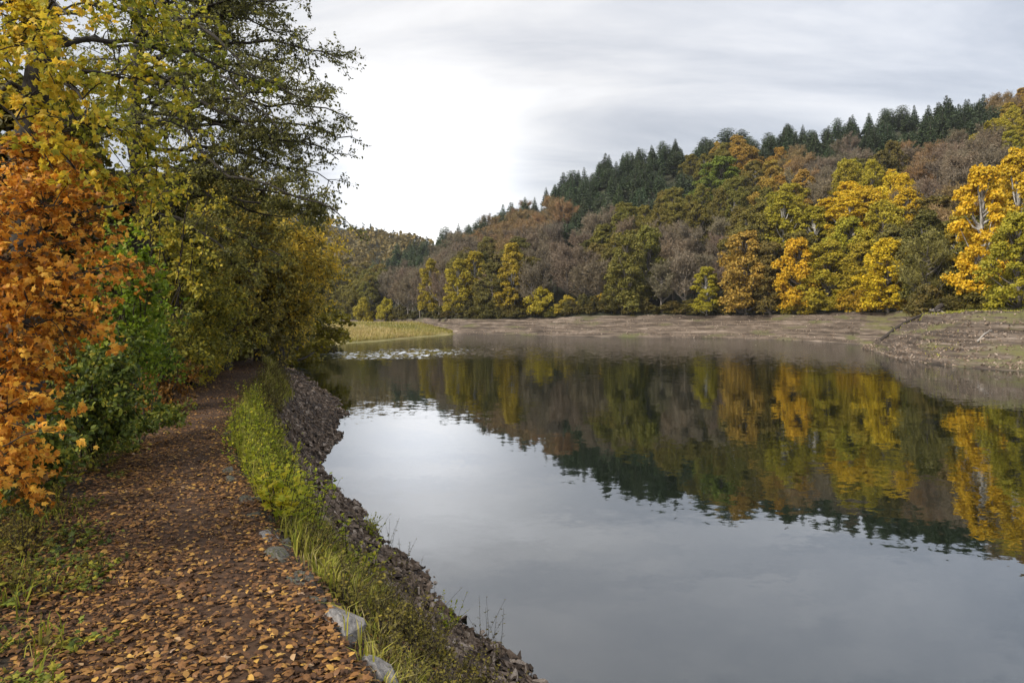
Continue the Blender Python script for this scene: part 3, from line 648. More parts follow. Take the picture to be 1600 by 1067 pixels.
# ------------------------------------------------------------------ pieces on the far bank
def box_stone(seed, n=6, th=.3):
    r = np.random.default_rng(seed); a = np.sort(r.uniform(0, 2 * pi, n) * .35 + np.arange(n) * 2 * pi / n)
    rr = r.uniform(.75, 1.1, n); el = r.uniform(.45, .7)
    bot = np.stack([rr * np.cos(a) * el, rr * np.sin(a), np.full(n, -th) * r.uniform(.7, 1.1, n)], -1)
    topv = np.stack([rr * np.cos(a) * el * r.uniform(.72, .95, n), rr * np.sin(a) * r.uniform(.72, .95, n), np.full(n, th) * r.uniform(.6, 1.15, n)], -1)
    V = np.concatenate([bot, topv, [[0, 0, th * 1.02]]])
    f = []
    for i in range(n):
        j = (i + 1) % n
        f += [[i, j, n + j], [i, n + j, n + i], [n + i, n + j, 2 * n]]
    return V * .5, np.array(f)
SL = [box_stone(900 + i, 5 + i % 3, .14 + .05 * (i % 4)) for i in range(8)]
def slabs(g, pos, nrmv, size, tint, tilt=.35, ydir=None):
    n = len(pos); kk = rng.integers(0, len(SL), n)
    nn = nrm(nrmv + rng.normal(0, tilt, (n, 3)))
    yd = rdir(n) if ydir is None else nrm(ydir + rng.normal(0, .45, (n, 3)))
    for i in range(len(SL)):
        q = kk == i
        if q.any(): scatter(g, *SL[i], pos[q], yd[q], nn[q], size[q], tint[q])
g = Geo()
n = 12500
u = rng.uniform(-.1, .78, n); w0 = first_water(u); s = rng.uniform(-.03, 1.0, n) ** 1.1
d = w0 + np.where(u > px(1345), fit(u, *DC) + .5, 11.5) * s
keep = rng.uniform(0, 1, n) < .35 + .9 * np.clip(fbm(u * d * .1, d * .2, 301) + .3, 0, 1)
u, d = u[keep], d[keep]
z = far_h(u, d); q = z > -.1; u, d, z = u[q], d[q], z[q]
slabs(g, np.stack([u * d, d, z + .02], -1), np.array([[-.15, -.3, 1.0]]), rng.uniform(.10, .38, len(u)) * np.where(rng.uniform(0, 1, len(u)) < .06, 1.8, 1), rng.uniform(.1, .95, len(u)), .3)
o = g.obj('bank_stones', M_shale); o['kind'] = 'stuff'
def log(name, lab, a, b, r, m, roots=0, cat='log', bend=.06):
    a = np.array(a, float); b = np.array(b, float)
    s = np.linspace(0, 1, 7)[:, None]; pts = a + (b - a) * s
    L_ = np.linalg.norm(b - a); pts[:, 2] += bend * L_ * np.sin(s[:, 0] * pi); pts = pts - a
    e = thing(name, lab, cat, tuple(a))
    g = Geo(); tubes(g, pts[None], np.array([[1.15, 1.0, .95, .9, .8, .7, .5]]) * r, 8)
    g.obj('stem', m, e, True)
    for k in range(3):
        p0 = pts[2 + k]; p2 = p0 + (nrm(rdir(1)[0] + np.array([0, 0, .7])) * L_ * .16)
        g = Geo(); tubes(g, np.stack([p0, (p0 + p2) / 2 + .03 * L_, p2])[None], np.array([[.35, .22, .08]]) * r, 5); g.obj('branch', m, e, True)
    return e
def fp(x, d, up=.0):
    u = float(px(x)); z = float(far_h(np.array([u]), np.array([float(d)]))[0]); return np.array([u * d, d, z + up])
log('driftwood_log', 'pale bleached driftwood log stranded on the bluff bank', fp(1527, 59.6, .16), fp(1550, 61.2, .18), .07, M_wood)
log('driftwood_log', 'dark driftwood trunk drawn out long as the shade line of the gully edge', fp(1376, 77.2, .15), fp(1440, 75.5, .35), .20, M_woodd)  # log made longer to draw the dark line of the gully's shaded back
st = thing('tree_stump', 'dark uprooted stump with tangled roots at the head of the gully', 'tree stump', tuple(fp(1462, 75.5, .1)))
g = Geo(); tubes(g, np.array([[[0, 0, -.3], [.2, .1, .3], [.5, .2, .7], [.9, .25, .95]]]), np.array([[.42, .36, .3, .26]]), 8); g.obj('stem', M_woodd, st, True)
for k in range(9):
    a = rng.uniform(0, 2 * pi); l = rng.uniform(.7, 1.7)
    pts = np.array([[0, 0, .1], [.4 * l * math.cos(a), .4 * l * math.sin(a), .25 + rng.uniform(-.1, .3)], [l * math.cos(a), l * math.sin(a), rng.uniform(-.2, .6)]])
    g = Geo(); tubes(g, pts[None], np.array([[.16, .1, .03]]), 5); g.obj('root', M_woodd if k % 3 else M_wood, st, True)

# ------------------------------------------------------------------ near bank: shale
n = 25000
Yb = 2.5 * (62 / 2.5) ** rng.uniform(0, 1, n); v = rng.uniform(.22, 1.06, n) ** .85
xr, xw = xr_(Yb), xw_(Yb); keep = rng.uniform(0, 1, n) < sstep(.22, .50, v + .25 * fbm(Yb * .8, v * 3, 401)) + .06
Yb, v, xr, xw = Yb[keep], v[keep], xr[keep], xw[keep]; Xb = xr + v * (xw - xr); Zb = near_h(Xb, Yb)
sz = (rng.uniform(0, 1, len(Yb)) ** 2.6 * .19 + .042) * (1 + .016 * Yb)
tb = np.clip(rng.normal(.45, .25, len(Yb)), 0, 1)
posb = np.stack([Xb, Yb, Zb + .015], -1); dist = np.linalg.norm(posb - np.array([0, 0, ZC]), axis=1)
sxp = CX + F * Xb / Yb; syp = HY + F * (ZC - Zb) / Yb
vis = (syp < 1075) & (sxp > 0)
order = np.argsort(-np.where(vis, sz / dist, 0)); big = order[:300]; rest = order[300:]
NB = np.array([[.5, .3, .8]]); YB = np.array([[-.55, .8, .05]])
g = Geo(); slabs(g, posb[rest], NB, sz[rest], tb[rest], .36, YB); o = g.obj('shale', M_shale, o_bank); o['kind'] = 'stuff'
SME = [mk('stone', tv, tf, M_shale_o, link=False).data for tv, tf in SL]
from mathutils import Matrix, Vector
def place_piece(name, me, parent, p, y, nn, s, mlist=None):
    y = nrm(y); z = nrm(nn - (nn @ y) * y); x = np.cross(y, z)
    o = bpy.data.objects.new(name, me); COL.objects.link(o)
    o.matrix_world = Matrix(((x[0] * s, y[0] * s, z[0] * s, p[0]), (x[1] * s, y[1] * s, z[1] * s, p[1]), (x[2] * s, y[2] * s, z[2] * s, p[2]), (0, 0, 0, 1)))
    if parent: o.parent = parent
    return o
for i in big:
    place_piece('stone', SME[rng.integers(8)], o_bank, posb[i], YB[0] + rng.normal(0, .45, 3), NB[0] + rng.normal(0, .45, 3), sz[i] * 1.15)

# ------------------------------------------------------------------ edging stones along the path
EDGE = [(537, 985, 78, 'big pale grey wedge shaped edging stone lying beside the path', M_stone, .34),
 (592, 1062, 84, 'big pale grey edging stone half out of the picture edge by weeds', M_stone, .34),
 (463, 908, 34, 'low grey stone sunk among yellow leaves between the wedge stone and slab', M_stone_d, .3),
 (440, 872, 46, 'long grey slab stone at the path edge under grass', M_stone_d, .36),
 (416, 836, 34, 'grey stone with a pale chipped top at the path edge', M_stone, .28),
 (492, 936, 26, 'small purplish mossy stone just behind the big wedge stone', M_stone_d, .35),
 (398, 806, 24, 'mossy dark stone under yellow herb leaves at path edge', M_stone_d, .35),
 (384, 782, 22, 'dark stone in the shade of the tall herbs', M_stone_d, .35),
 (364, 752, 26, 'flat violet grey stone at the path edge below bright grass', M_stone_d, .3),
 (356, 736, 26, 'grey topped stone where the bright tall grass begins', M_stone_d, .3)]
def rough_stone(seed, m, name='edging_stone'):
    r = np.random.default_rng(seed)
    nu, nv_ = 12, 7; V = []
    for j in range(1, nv_):
        ph = pi * j / nv_ - pi / 2
        for i in range(nu):
            t = 2 * pi * i / nu
            V.append((math.cos(ph) * math.cos(t), math.cos(ph) * math.sin(t), math.sin(ph)))
    V = [(0, 0, -1)] + V + [(0, 0, 1)]; V = np.array(V)
    pl = nrm(r.normal(size=(10, 3))); pl[0] = nrm(np.array([.25, -.35, .9])); pl[1] = nrm(np.array([-.8, -.5, .35])); of = r.uniform(.36, .60, 10)
    for a, b in zip(pl, of):
        t = V @ a; V = V - np.maximum(t - b, 0)[:, None] * a
    V += r.normal(0, .018, V.shape)
    f3 = []; f4 = []
    for i in range(nu):
        f3.append([0, 1 + (i + 1) % nu, 1 + i]); l = len(V) - 1; b0 = 1 + (nv_ - 2) * nu; f3.append([l, b0 + i, b0 + (i + 1) % nu])
        for j in range(nv_ - 2): a0 = 1 + j * nu; f4.append([a0 + i, a0 + (i + 1) % nu, a0 + nu + (i + 1) % nu, a0 + nu + i])
    return mk(name, V, [np.array(f3), np.array(f4)], m)
for i, (x, y, wpx, lab, m, hh) in enumerate(EDGE):
    p = hit(x, y); s = wpx / F * p[1] * (1.0 if wpx > 60 else .86)
    o = rough_stone(60 + i, m); tag(o, lab, 'stone', 'edging stones along the path')
    o.location = (p[0], p[1], p[2] + s * hh * (.12 if wpx > 60 else -.25)); o.scale = (s * .78, s * 1.25, s * hh * 1.7); o.rotation_euler = (rng.uniform(-.12, .12), rng.uniform(-.15, .25), .5 + rng.uniform(-.2, .2))

for i in range(16):
    Y = 3.5 + 7.5 * (i + rng.uniform(.1, .9)) / 16; X = float(xr_(np.array([Y]))[0]) + rng.uniform(-.06, .12); s = rng.uniform(.05, .12)
    o = rough_stone(300 + i, M_stone_d)
    tag(o, 'small half buried stone in the line along the path edge, ' + ('by the big pale stones' if Y < 4.6 else 'by the low mossy stones' if Y < 6.2 else 'under the bright herbs'), 'stone', 'edging stones along the path')
    o.location = (X, Y, float(near_h(np.array([X]), np.array([Y]))[0]) - s * .12); o.scale = (s * .8, s * 1.3, s * .7); o.rotation_euler = (rng.uniform(-.2, .2), rng.uniform(-.2, .2), .5 + rng.uniform(-.4, .4))
# ------------------------------------------------------------------ fallen leaves
def litter_pts(n, y0, y1, pw):
    Y = y0 * (y1 / y0) ** rng.uniform(0, 1, n); xr, xl = xr_(Y), xl_(Y)
    X = rng.uniform(xl - 3.4, xr + 1.9); k = np.where(X < xl, np.exp(-(xl - X) * .14) * .95, np.where(X > xr, np.exp(-(X - xr) * 1.1) * .6, 1))
    mid = (xl + xr) / 2 + .25; k = k * (1 - .55 * np.exp(-((X - mid - .12 * np.sin(Y * .7)) / .26) ** 2))
    q = rng.uniform(0, 1, n) < k * np.clip(1.25 - Y / 30, .6, 1) * (.80 + .9 * fbm(X * .9, Y * .9, 501))
    return X[q], Y[q]
Xl, Yl = litter_pts(190000, 2.3, 30, 1)
Zl = near_h(Xl, Yl) + rng.uniform(.004, .022, len(Xl)); nl = len(Xl)
tl = np.clip(rng.beta(1.6, 1.9, nl) + .12 * fbm(Xl * 1.2, Yl * 1.2, 511), 0, 1)
sl = .018 + .037 * rng.uniform(0, 1, nl) ** 1.3
posl = np.stack([Xl, Yl, Zl], -1); dl = np.linalg.norm(posl - np.array([0, 0, ZC]), axis=1)
syp = HY + F * (ZC - Zl) / Yl; sxp = CX + F * Xl / Yl
vis = (syp < 1070) & (sxp > -5)
order = np.argsort(-np.where(vis, sl / dl, 0)); bigl = order[:300]; rest = order[300:]
yl = rdir(nl); yl[:, 2] *= .12; yl[:, 0] += .25; nlm = np.array([0, 0, 1.0]) + rng.normal(0, .28, (nl, 3))
CURL = (OVAL[0] * np.array([1.0, 1, 1.2]) + np.array([0, 0, .02]), OVAL[1])
MCURL = (MAPLE[0] * np.array([.9, .9, 1.2]) + np.array([0, 0, .03]), MAPLE[1])
g = Geo(); ism = rng.uniform(0, 1, nl) < .16
a = rest[~ism[rest]]; b = rest[ism[rest]]
scatter(g, *CURL, posl[a], yl[a], nlm[a], sl[a], tl[a]); scatter(g, *MCURL, posl[b], yl[b], nlm[b], sl[b] * 1.15, tl[b])
o = g.obj('fallen_leaves', M_litter, o_path); o['kind'] = 'stuff'
LME = []
for t in np.linspace(.15, .98, 9):
    for tp in (CURL, MCURL):
        LME.append(mk('leaf', tp[0], tp[1], M_litter, None, np.full(len(tp[0]), t), False, False).data)
for i in bigl:
    j = int(np.clip(tl[i] * 9, 0, 8)) * 2 + int(ism[i]); place_piece('leaf', LME[j], o_path, posl[i] + np.array([0, 0, .006]), yl[i], nlm[i], sl[i] * 1.1)

# ------------------------------------------------------------------ grass along the verge
def blades(g, X, Y, Z, h, wd, lean, tint):
    n = len(X); b = np.stack([X, Y, Z], -1); a = rng.uniform(0, 2 * pi, n); dr = np.stack([np.cos(a), np.sin(a), 0 * a], -1)
    sd = np.stack([-np.sin(a), np.cos(a), 0 * a], -1) * wd[:, None]
    m1 = b + dr * (h * lean * .25)[:, None] + np.array([0, 0, 1]) * (h * .6)[:, None]
    tp = b + dr * (h * lean)[:, None] + np.array([0, 0, 1]) * (h * (1 - .3 * lean))[:, None]
    V = np.stack([b - sd, b + sd, m1 + sd * .8, m1 - sd * .8, tp], 1)
    i = (np.arange(n) * 5)[:, None]
    T = np.repeat(tint, 5)
    g.add(V, np.concatenate([i + np.array([[0, 1, 2]]), i + np.array([[0, 2, 3]]), i + np.array([[3, 2, 4]])]), T)
n = 75000
Y = 2.3 * (40 / 2.3) ** rng.uniform(0, 1, n); v = rng.uniform(-.04, .62, n); xr, xw = xr_(Y), xw_(Y)
X = xr + v * (xw - xr)
vmax = fit(Y, [2, 4, 6, 9, 13, 18, 26, 40], [.68, .56, .46, .40, .36, .34, .38, .5])
den_ = sstep(0, .08, v + .03 * fbm(X * 2, Y * 2, 603)) * (1 - sstep(vmax - .18, vmax, v + .12 * fbm(X * 1.1, Y * 1.1, 601))) * np.clip(fit(Y, [2, 5, 7, 40], [.3, .4, .65, .65]) + 1.5 * fbm(X * 1.4, Y * 1.4, 607), .02, 1)
k = rng.uniform(0, 1, n) < den_
X, Y, v = X[k], Y[k], v[k]; n = len(X)
hh = fit(Y, [2, 4.5, 6, 9, 13, 18, 26, 40], [.13, .20, .36, .52, .40, .36, .6, .7]) * rng.uniform(.45, 1.15, n) * (1 - .7 * np.clip(v / .55, 0, 1))
tt = np.clip(fit(Y, [2, 5, 7, 11, 15, 22, 40], [.58, .64, .50, .38, .58, .62, .42]) + rng.normal(0, .2, n) + .35 * fbm(X * .8, Y * .8, 611), 0, 1)
g = Geo(); blades(g, X, Y, near_h(X, Y), hh, rng.uniform(.0025, .006, n) * (1 + .05 * Y), rng.uniform(.1, .9, n), tt)
# a little grass among the leaves on the uphill side
n = 3000; Y = 2.3 * (20 / 2.3) ** rng.uniform(0, 1, n); xl = xl_(Y); X = xl + .15 - rng.exponential(1.1, n)
k = fbm(X * 1.2, Y * 1.2, 621) > .08; X, Y = X[k], Y[k]; n = len(X)
blades(g, X, Y, near_h(X, Y), rng.uniform(.05, .2, n), rng.uniform(.003, .006, n), rng.uniform(.3, 1, n), np.clip(rng.normal(.25, .2, n), 0, 1))
o = g.obj('grass', M_grass); o['kind'] = 'stuff'
# grass on top of the bluff and in strips down its face
g = Geo(); n = 26000
u = rng.uniform(px(1395), .80, n); sb = rng.uniform(.1, 1.7, n); d = fit(u, *DB) + fit(u, *DC) * sb; x = u * d
kp = np.where(sb > .98, .25 + fbm(x * .25, d * .25, 641), fbm(x * .16, d * .5, 643) - .30) * 1.6; k = rng.uniform(0, 1, n) < kp; u, d = u[k], d[k]; n = len(u)
blades(g, u * d, d, far_h(u, d), rng.uniform(.06, .28, n), rng.uniform(.02, .05, n), rng.uniform(.2, .9, n), np.clip(rng.normal(.5, .2, n), 0, 1))
o = g.obj('bluff_grass', M_grass); o['kind'] = 'stuff'
# meadow grass
g = Geo(); n = 14000
u = rng.uniform(-.36, px(712), n); e0 = fit(u, *DS) + 2; d = e0 + rng.uniform(0, 1, n) ** 1.5 * 60; d = np.minimum(d, fit(u, *DW) - 8); Z = spit_h(u, d); k = Z > .15; u, d, Z = u[k], d[k], Z[k]; n = len(u)
blades(g, u * d, d, Z, rng.uniform(.3, .9, n), rng.uniform(.03, .07, n), rng.uniform(.2, .9, n), np.clip(rng.normal(.66, .14, n) + .7 * fbm(u * d * .06, d * .06, 631), 0, 1))
o = g.obj('meadow_grass', leaf_mat('straw_grass', G((.10, .11, .02), (.20, .20, .04), (.33, .28, .08), (.44, .33, .14)), .35)); o['kind'] = 'stuff'

# ------------------------------------------------------------------ near trees and shrubs
def qbez(a, m, b, k):
    s = np.linspace(0, 1, k)[None, :, None]
    return (1 - s) ** 2 * a[:, None] + 2 * s * (1 - s) * m[:, None] + s ** 2 * b[:, None]
def polysample(pl, s):
    pl = np.asarray(pl, float); L_ = np.concatenate([[0], np.cumsum(np.linalg.norm(np.diff(pl, axis=0), axis=1))]); L_ /= L_[-1]
    return np.stack([np.interp(s, L_, pl[:, i]) for i in range(3)], -1)
def near_plant(name, label, cat, base, trunks, limbs, leaf, lsize, m_leaf, m_bark=M_bark, group=None, n2=14, n3=7, nleaf=9, s0=.25, droop=.15, tmu=.5, tsd=.2, hang=.5, leafparts=0, up=.1, flat=.7, tgrad=None, limb_r=.03):
    """trunks: polylines with radii; limbs: (polyline, reach, tint mean) - side shoots, twigs and leaves grow along them"""
    base = np.asarray(base, float); e = thing(name, label, cat, tuple(base), group)
    for pl, ra, rb in trunks:
        g = Geo(); q = polysample(pl, np.linspace(0, 1, 14)); q[1:-1, :2] += rng.normal(0, .02 * ra * 10, (12, 2)) * .3
        tubes(g, q[None], np.linspace(ra, rb, 14)[None] * (1 + .5 * np.exp(-np.linspace(0, 1, 14) * 14))[None], 10)
        g.obj('trunk', m_bark, e, True, off=base)
    tw = Geo(); LP, LD, LN, LT = [], [], [], []
    for pl, reach, tm in limbs:
        pl = np.asarray(pl, float); ln = np.linalg.norm(np.diff(pl, axis=0), axis=1).sum()
        k = 12; q = polysample(pl, np.linspace(0, 1, k)); q[1:] += rng.normal(0, .012 * ln, (k - 1, 3))
        g = Geo(); tubes(g, q[None], np.linspace(limb_r, limb_r * .2, k)[None] * min(1.6, .5 + ln * .22), 6); g.obj('branch', m_bark, e, True, off=base)
        m2 = n2
        s = rng.uniform(s0, 1, m2) ** .8; a = polysample(q, s); tg = nrm(polysample(q, np.minimum(s + .05, 1.0)) - polysample(q, np.maximum(s - .05, 0)))
        dr = rdir(m2); dr[:, 2] *= flat; dr = nrm(dr + tg * .55 + np.array([0, 0, up])); le = reach * rng.uniform(.45, 1.1, m2) * (1.1 - .35 * s)
        b = a + dr * le[:, None]; mid = (a + b) / 2 + np.array([0, 0, 1]) * (le * droop)[:, None]; b[:, 2] -= le * droop
        tubes(tw, qbez(a, mid, b, 5), np.linspace(limb_r * .28, limb_r * .08, 5)[None], 4)
        m3 = m2 * n3; i = rng.integers(0, m2, m3); s = rng.uniform(.15, 1, m3)[:, None]
        a3 = (1 - s) ** 2 * a[i] + 2 * s * (1 - s) * mid[i] + s ** 2 * b[i]
        d3 = nrm(rdir(m3) * np.array([1, 1, flat]) + dr[i] * .7); l3 = reach * .36 * rng.uniform(.4, 1.2, m3)
        b3 = a3 + d3 * l3[:, None]; b3[:, 2] -= l3 * droop * .8
        tubes(tw, np.stack([a3, (a3 + b3) / 2 + np.array([0, 0, .02]) * reach, b3], 1), np.array([[.10, .07, .03]]) * limb_r, 3)
        m4 = m3 * nleaf; i = np.repeat(np.arange(m3), nleaf); s = rng.uniform(.1, 1.05, m4)[:, None]
        p = a3[i] * (1 - s) + b3[i] * s + rng.normal(0, lsize * .3, (m4, 3))
        yd = nrm(rdir(m4) + d3[i] * .6 + np.array([0, 0, -hang])); nn = nrm(rdir(m4) + np.array([0, -.25, .9]))
        t = rng.normal(tm, tsd * .7, m4) + np.repeat(rng.normal(0, tsd * .6, m3), nleaf)
        LP.append(p); LD.append(yd); LN.append(nn); LT.append(t)
    p = np.concatenate(LP); yd = np.concatenate(LD); nn = np.concatenate(LN); t = np.clip(np.concatenate(LT), 0, 1)
    sz = lsize * rng.uniform(.6, 1.25, len(p)); 
    tw.obj('twigs', M_twig, e, False, off=base)['kind'] = 'stuff'
    g = Geo()
    keep = np.ones(len(p), bool)
    if leafparts:
        dd_ = np.linalg.norm(p - np.array([0, 0, ZC]), axis=1); X_ = CX + F * p[:, 0] / p[:, 1]; Y_ = HY + F * (ZC - p[:, 2]) / p[:, 1]
        q = np.argsort(-np.where((X_ > 0) & (Y_ > 0) & (Y_ < 1067), sz / dd_, 0))[:leafparts]; keep[q] = False
    scatter(g, *leaf, p[keep] - base, yd[keep], nn[keep], sz[keep], t[keep])
    cr_ = g.obj('crown', m_leaf, e, False)
    if leafparts:
        mes = [mk('leaf', leaf[0], leaf[1], m_leaf, None, np.full(len(leaf[0]), tv), False, False).data for tv in np.linspace(.04, .96, 12)]
        for i in q:
            place_piece('leaf', mes[int(np.clip(t[i] * 12, 0, 11))], cr_, p[i] - base, yd[i], nn[i], sz[i])
    return e
def PL(*pts): return [P(*q) for q in pts]
def limb_from(base, x, y, d, arch=.25):
    b = P(x, y, d); m = (base + b) / 2; m[2] += arch * np.linalg.norm(b - base) * .5
    return [base, m, b]
def gz(x, d):
    X = (x - CX) / F * d; return np.array([X, d, float(near_h(np.array([X]), np.array([float(d)]))[0])])

# alder by the path
b0 = gz(208, 15)
TR = [b0 - np.array([0, 0, .3])] + PL((214, 480, 15), (219, 380, 15), (222, 300, 15), (207, 220, 15), (213, 120, 15), (221, 20, 15), (228, -130, 15))
A = lambda *pts: PL(*pts)
limbs = [
 (A((212, -60, 15), (250, 10, 14.4), (320, 45, 13.8), (390, 105, 13.3), (450, 150, 13), (500, 175, 12.8)), 1.15, .35),
 (A((212, 175, 15), (280, 200, 14.4), (320, 240, 14), (350, 260, 13.8), (400, 285, 13.4), (470, 300, 13.2), (540, 322, 13)), 1.0, .35),
 (A((222, 325, 15), (265, 305, 14.8), (300, 305, 14.5), (350, 312, 14.2), (430, 318, 14), (500, 330, 13.8)), .9, .4),
 (A((222, 352, 15), (300, 345, 14.6), (370, 365, 14), (440, 400, 13.6)), .9, .45),
 (A((215, 60, 15), (330, 20, 15), (430, -20, 15), (525, -10, 15)), 1.15, .22),
 (A((213, 100, 15), (320, 70, 14.6), (430, 60, 14.5), (535, 95, 14.5)), 1.15, .25),
 (A((211, 130, 15), (320, 140, 15), (440, 165, 15), (545, 180, 15)), 1.05, .25),
 (A((212, 190, 15), (300, 190, 15.5), (420, 215, 15.5), (530, 240, 15.5)), 1.0, .28),
 (A((215, 230, 15), (320, 230, 15.5), (430, 255, 15.5), (520, 275, 15.5)), .95, .3),
 (A((212, 60, 15), (280, -40, 14), (380, -60, 13.5), (480, -50, 13)), 1.2, .25),
 (A((213, 140, 15), (290, 110, 13.5), (370, 130, 13), (440, 200, 13)), 1.0, .4),
 (A((213, 90, 15), (250, 50, 16.5), (350, 70, 17), (470, 110, 17)), 1.3, .25),
 (A((213, 160, 15), (280, 170, 16.5), (380, 200, 17), (500, 215, 17)), 1.2, .28),
 (A((213, 30, 15), (180, -20, 16), (140, -40, 16.5)), 1.3, .4),
 (A((213, 110, 15), (170, 90, 16), (110, 100, 17)), 1.3, .5),
 (A((213, 210, 15), (170, 200, 16), (120, 220, 17)), 1.2, .5),
 (A((222, 340, 15), (280, 340, 14), (350, 390, 13.6), (400, 440, 13.2)), .8, .5),
 (A((215, 20, 15), (290, 0, 15), (370, 30, 15), (460, 50, 15)), 1.0, .35),
 (A((215, 70, 15), (260, 40, 15.5), (310, 20, 15.5), (370, -10, 15.5)), 1.1, .35),
 (A((222, 260, 15), (320, 270, 14.6), (420, 300, 14.4), (510, 325, 14.2)), .8, .35),
 (A((222, 290, 15), (310, 290, 15.5), (400, 330, 15.5), (480, 350, 15.5)), .9, .4),
 (A((213, 120, 15), (300, 150, 14.2), (390, 200, 13.8), (490, 240, 13.6)), .9, .3),
 (A((213, 170, 15), (330, 190, 16), (450, 190, 16), (555, 215, 16)), 1.0, .25),
]
for x, y, d in ((340, 60, 14.5), (400, 20, 15.5), (470, 90, 15.8), (360, 150, 15), (430, 230, 15), (320, 260, 14), (480, 280, 14.6), (300, 100, 16), (420, 130, 16.5), (500, 140, 14), (380, 270, 16), (270, 180, 14), (330, 10, 16.5), (450, 0, 14.2)):
    s0_ = polysample(TR, np.clip((600 - y) / 740 * .92 + rng.uniform(-.05, .02), .2, .95)); limbs.append((limb_from(s0_, x, y, d, .2), .95, rng.uniform(.25, .5)))
near_plant('alder_tree', 'tall dark alder with small green leaves whose boughs reach over the path to the lake', 'tree', b0, [(TR, .20, .09)], limbs, OVAL, .066, M_alder, n2=21, n3=8, nleaf=11, droop=.08, limb_r=.036, s0=.2, flat=.6, tsd=.22)

# tall yellow maple at the picture's corner
b1 = gz(38, 6.6)
TR = [b1 - np.array([0, 0, .3])] + PL((40, 500, 6.6), (46, 250, 6.6), (66, 40, 6.7), (80, -160, 6.8))
limbs = [
 (A((62, 75, 6.7), (110, 60, 6.8), (180, 65, 7), (250, 76, 7.3), (330, 98, 7.8), (400, 124, 8.2)), .5, .28),
 (A((60, 100, 6.7), (30, 40, 6), (90, 15, 5.4), (120, 30, 5.0)), .5, .75),
 (A((55, 250, 6.6), (110, 190, 6.6), (170, 200, 6.8), (230, 215, 7)), .7, .45),
 (A((55, 210, 6.6), (100, 150, 7), (170, 140, 7.5), (240, 150, 8)), .75, .40),
 (A((64, 50, 6.7), (130, 10, 7.2), (210, 20, 7.8), (280, 40, 8.4)), .8, .42),
 (A((52, 300, 6.6), (110, 270, 6.4), (180, 275, 6.6), (250, 260, 7)), .65, .5),
 (A((58, 160, 6.6), (20, 130, 6), (-10, 150, 5.6), (40, 200, 5.2)), .55, .8),
 (A((50, 250, 6.6), (70, 220, 6), (90, 240, 5.5), (130, 270, 5.4)), .45, .75),
 (A((66, 30, 6.7), (20, -10, 6), (-20, 20, 5.6)), .6, .8),
 (A((70, -20, 6.7), (150, -30, 6.8), (230, -20, 7)), .7, .5),
 (A((58, 140, 6.6), (140, 110, 6.4), (210, 120, 6.6), (290, 130, 7)), .5, .5),
 (A((52, 330, 6.6), (130, 330, 7), (200, 320, 7.6), (260, 300, 8)), .6, .5),
 (A((57, 200, 6.6), (150, 180, 8), (250, 190, 9), (320, 210, 9.5)), .7, .4),
 (A((66, 30, 6.7), (50, 50, 6), (40, 70, 5.4), (60, 100, 5.1)), .42, .7),
 (A((66, 40, 6.7), (20, 60, 6.6), (-20, 90, 6.6)), .6, .6),
 (A((70, 0, 6.7), (40, -10, 7.4), (0, 20, 8)), .7, .5),
 (A((60, 120, 6.7), (100, 120, 6), (130, 150, 5.6), (120, 190, 5.4)), .42, .65),
 (A((66, 60, 6.7), (150, 60, 8), (220, 80, 9), (290, 60, 9.5)), .8, .42),
]
near_plant('maple_tree', 'yellow and lime leaved maple with a dark trunk in the upper corner by the path', 'tree', b1, [(TR, .17, .10)], limbs, MAPLE, .054, M_yel, n2=13, n3=6, nleaf=6, droop=.16, limb_r=.03, s0=.2, tsd=.22, leafparts=300)
# orange maple below it
b2 = gz(-70, 5.2)
T2 = [b2 - np.array([0, 0, .2])] + PL((-60, 500, 5.3), (-45, 280, 5.4), (-30, 180, 5.5))
bl = [(40, 285, 5.2, .6), (90, 320, 5.2, .55), (120, 375, 5.2, .5), (60, 390, 4.9, .55), (130, 430, 5.1, .5), (50, 470, 4.8, .55), (110, 490, 5.0, .5), (20, 540, 4.7, .6), (20, 330, 4.8, .65), (150, 350, 6, .45), (160, 300, 6.4, .5), (100, 250, 6, .6), (60, 550, 5, .5), (30, 620, 4.5, .65), (15, 690, 4.3, .7), (-10, 420, 4.6, .6), (80, 430, 5.4, .45), (0, 590, 4.6, .55), (25, 665, 4.8, .6), (-5, 720, 4.6, .55), (180, 420, 6.5, .4), (150, 250, 7, .6), (150, 500, 5.8, .35), (40, 240, 5.6, .7)]
limbs = []
for x, y, d, t in bl:
    st0 = polysample(T2, np.clip((760 - y) / 560 - .12, .05, .95)); limbs.append((limb_from(st0, x, y, d, .3),   .40 * rng.uniform(.7, 1.6), t + rng.uniform(-.15, .15)))
near_plant('maple_tree', 'orange leaved young maple leaning over the ground below the yellow maple', 'tree', b2, [(T2, .07, .03)], limbs, MAPLE, .049, M_ora, n2=11, n3=6, nleaf=6, droop=.2, limb_r=.018, s0=.35, tsd=.38, leafparts=300, hang=.7)
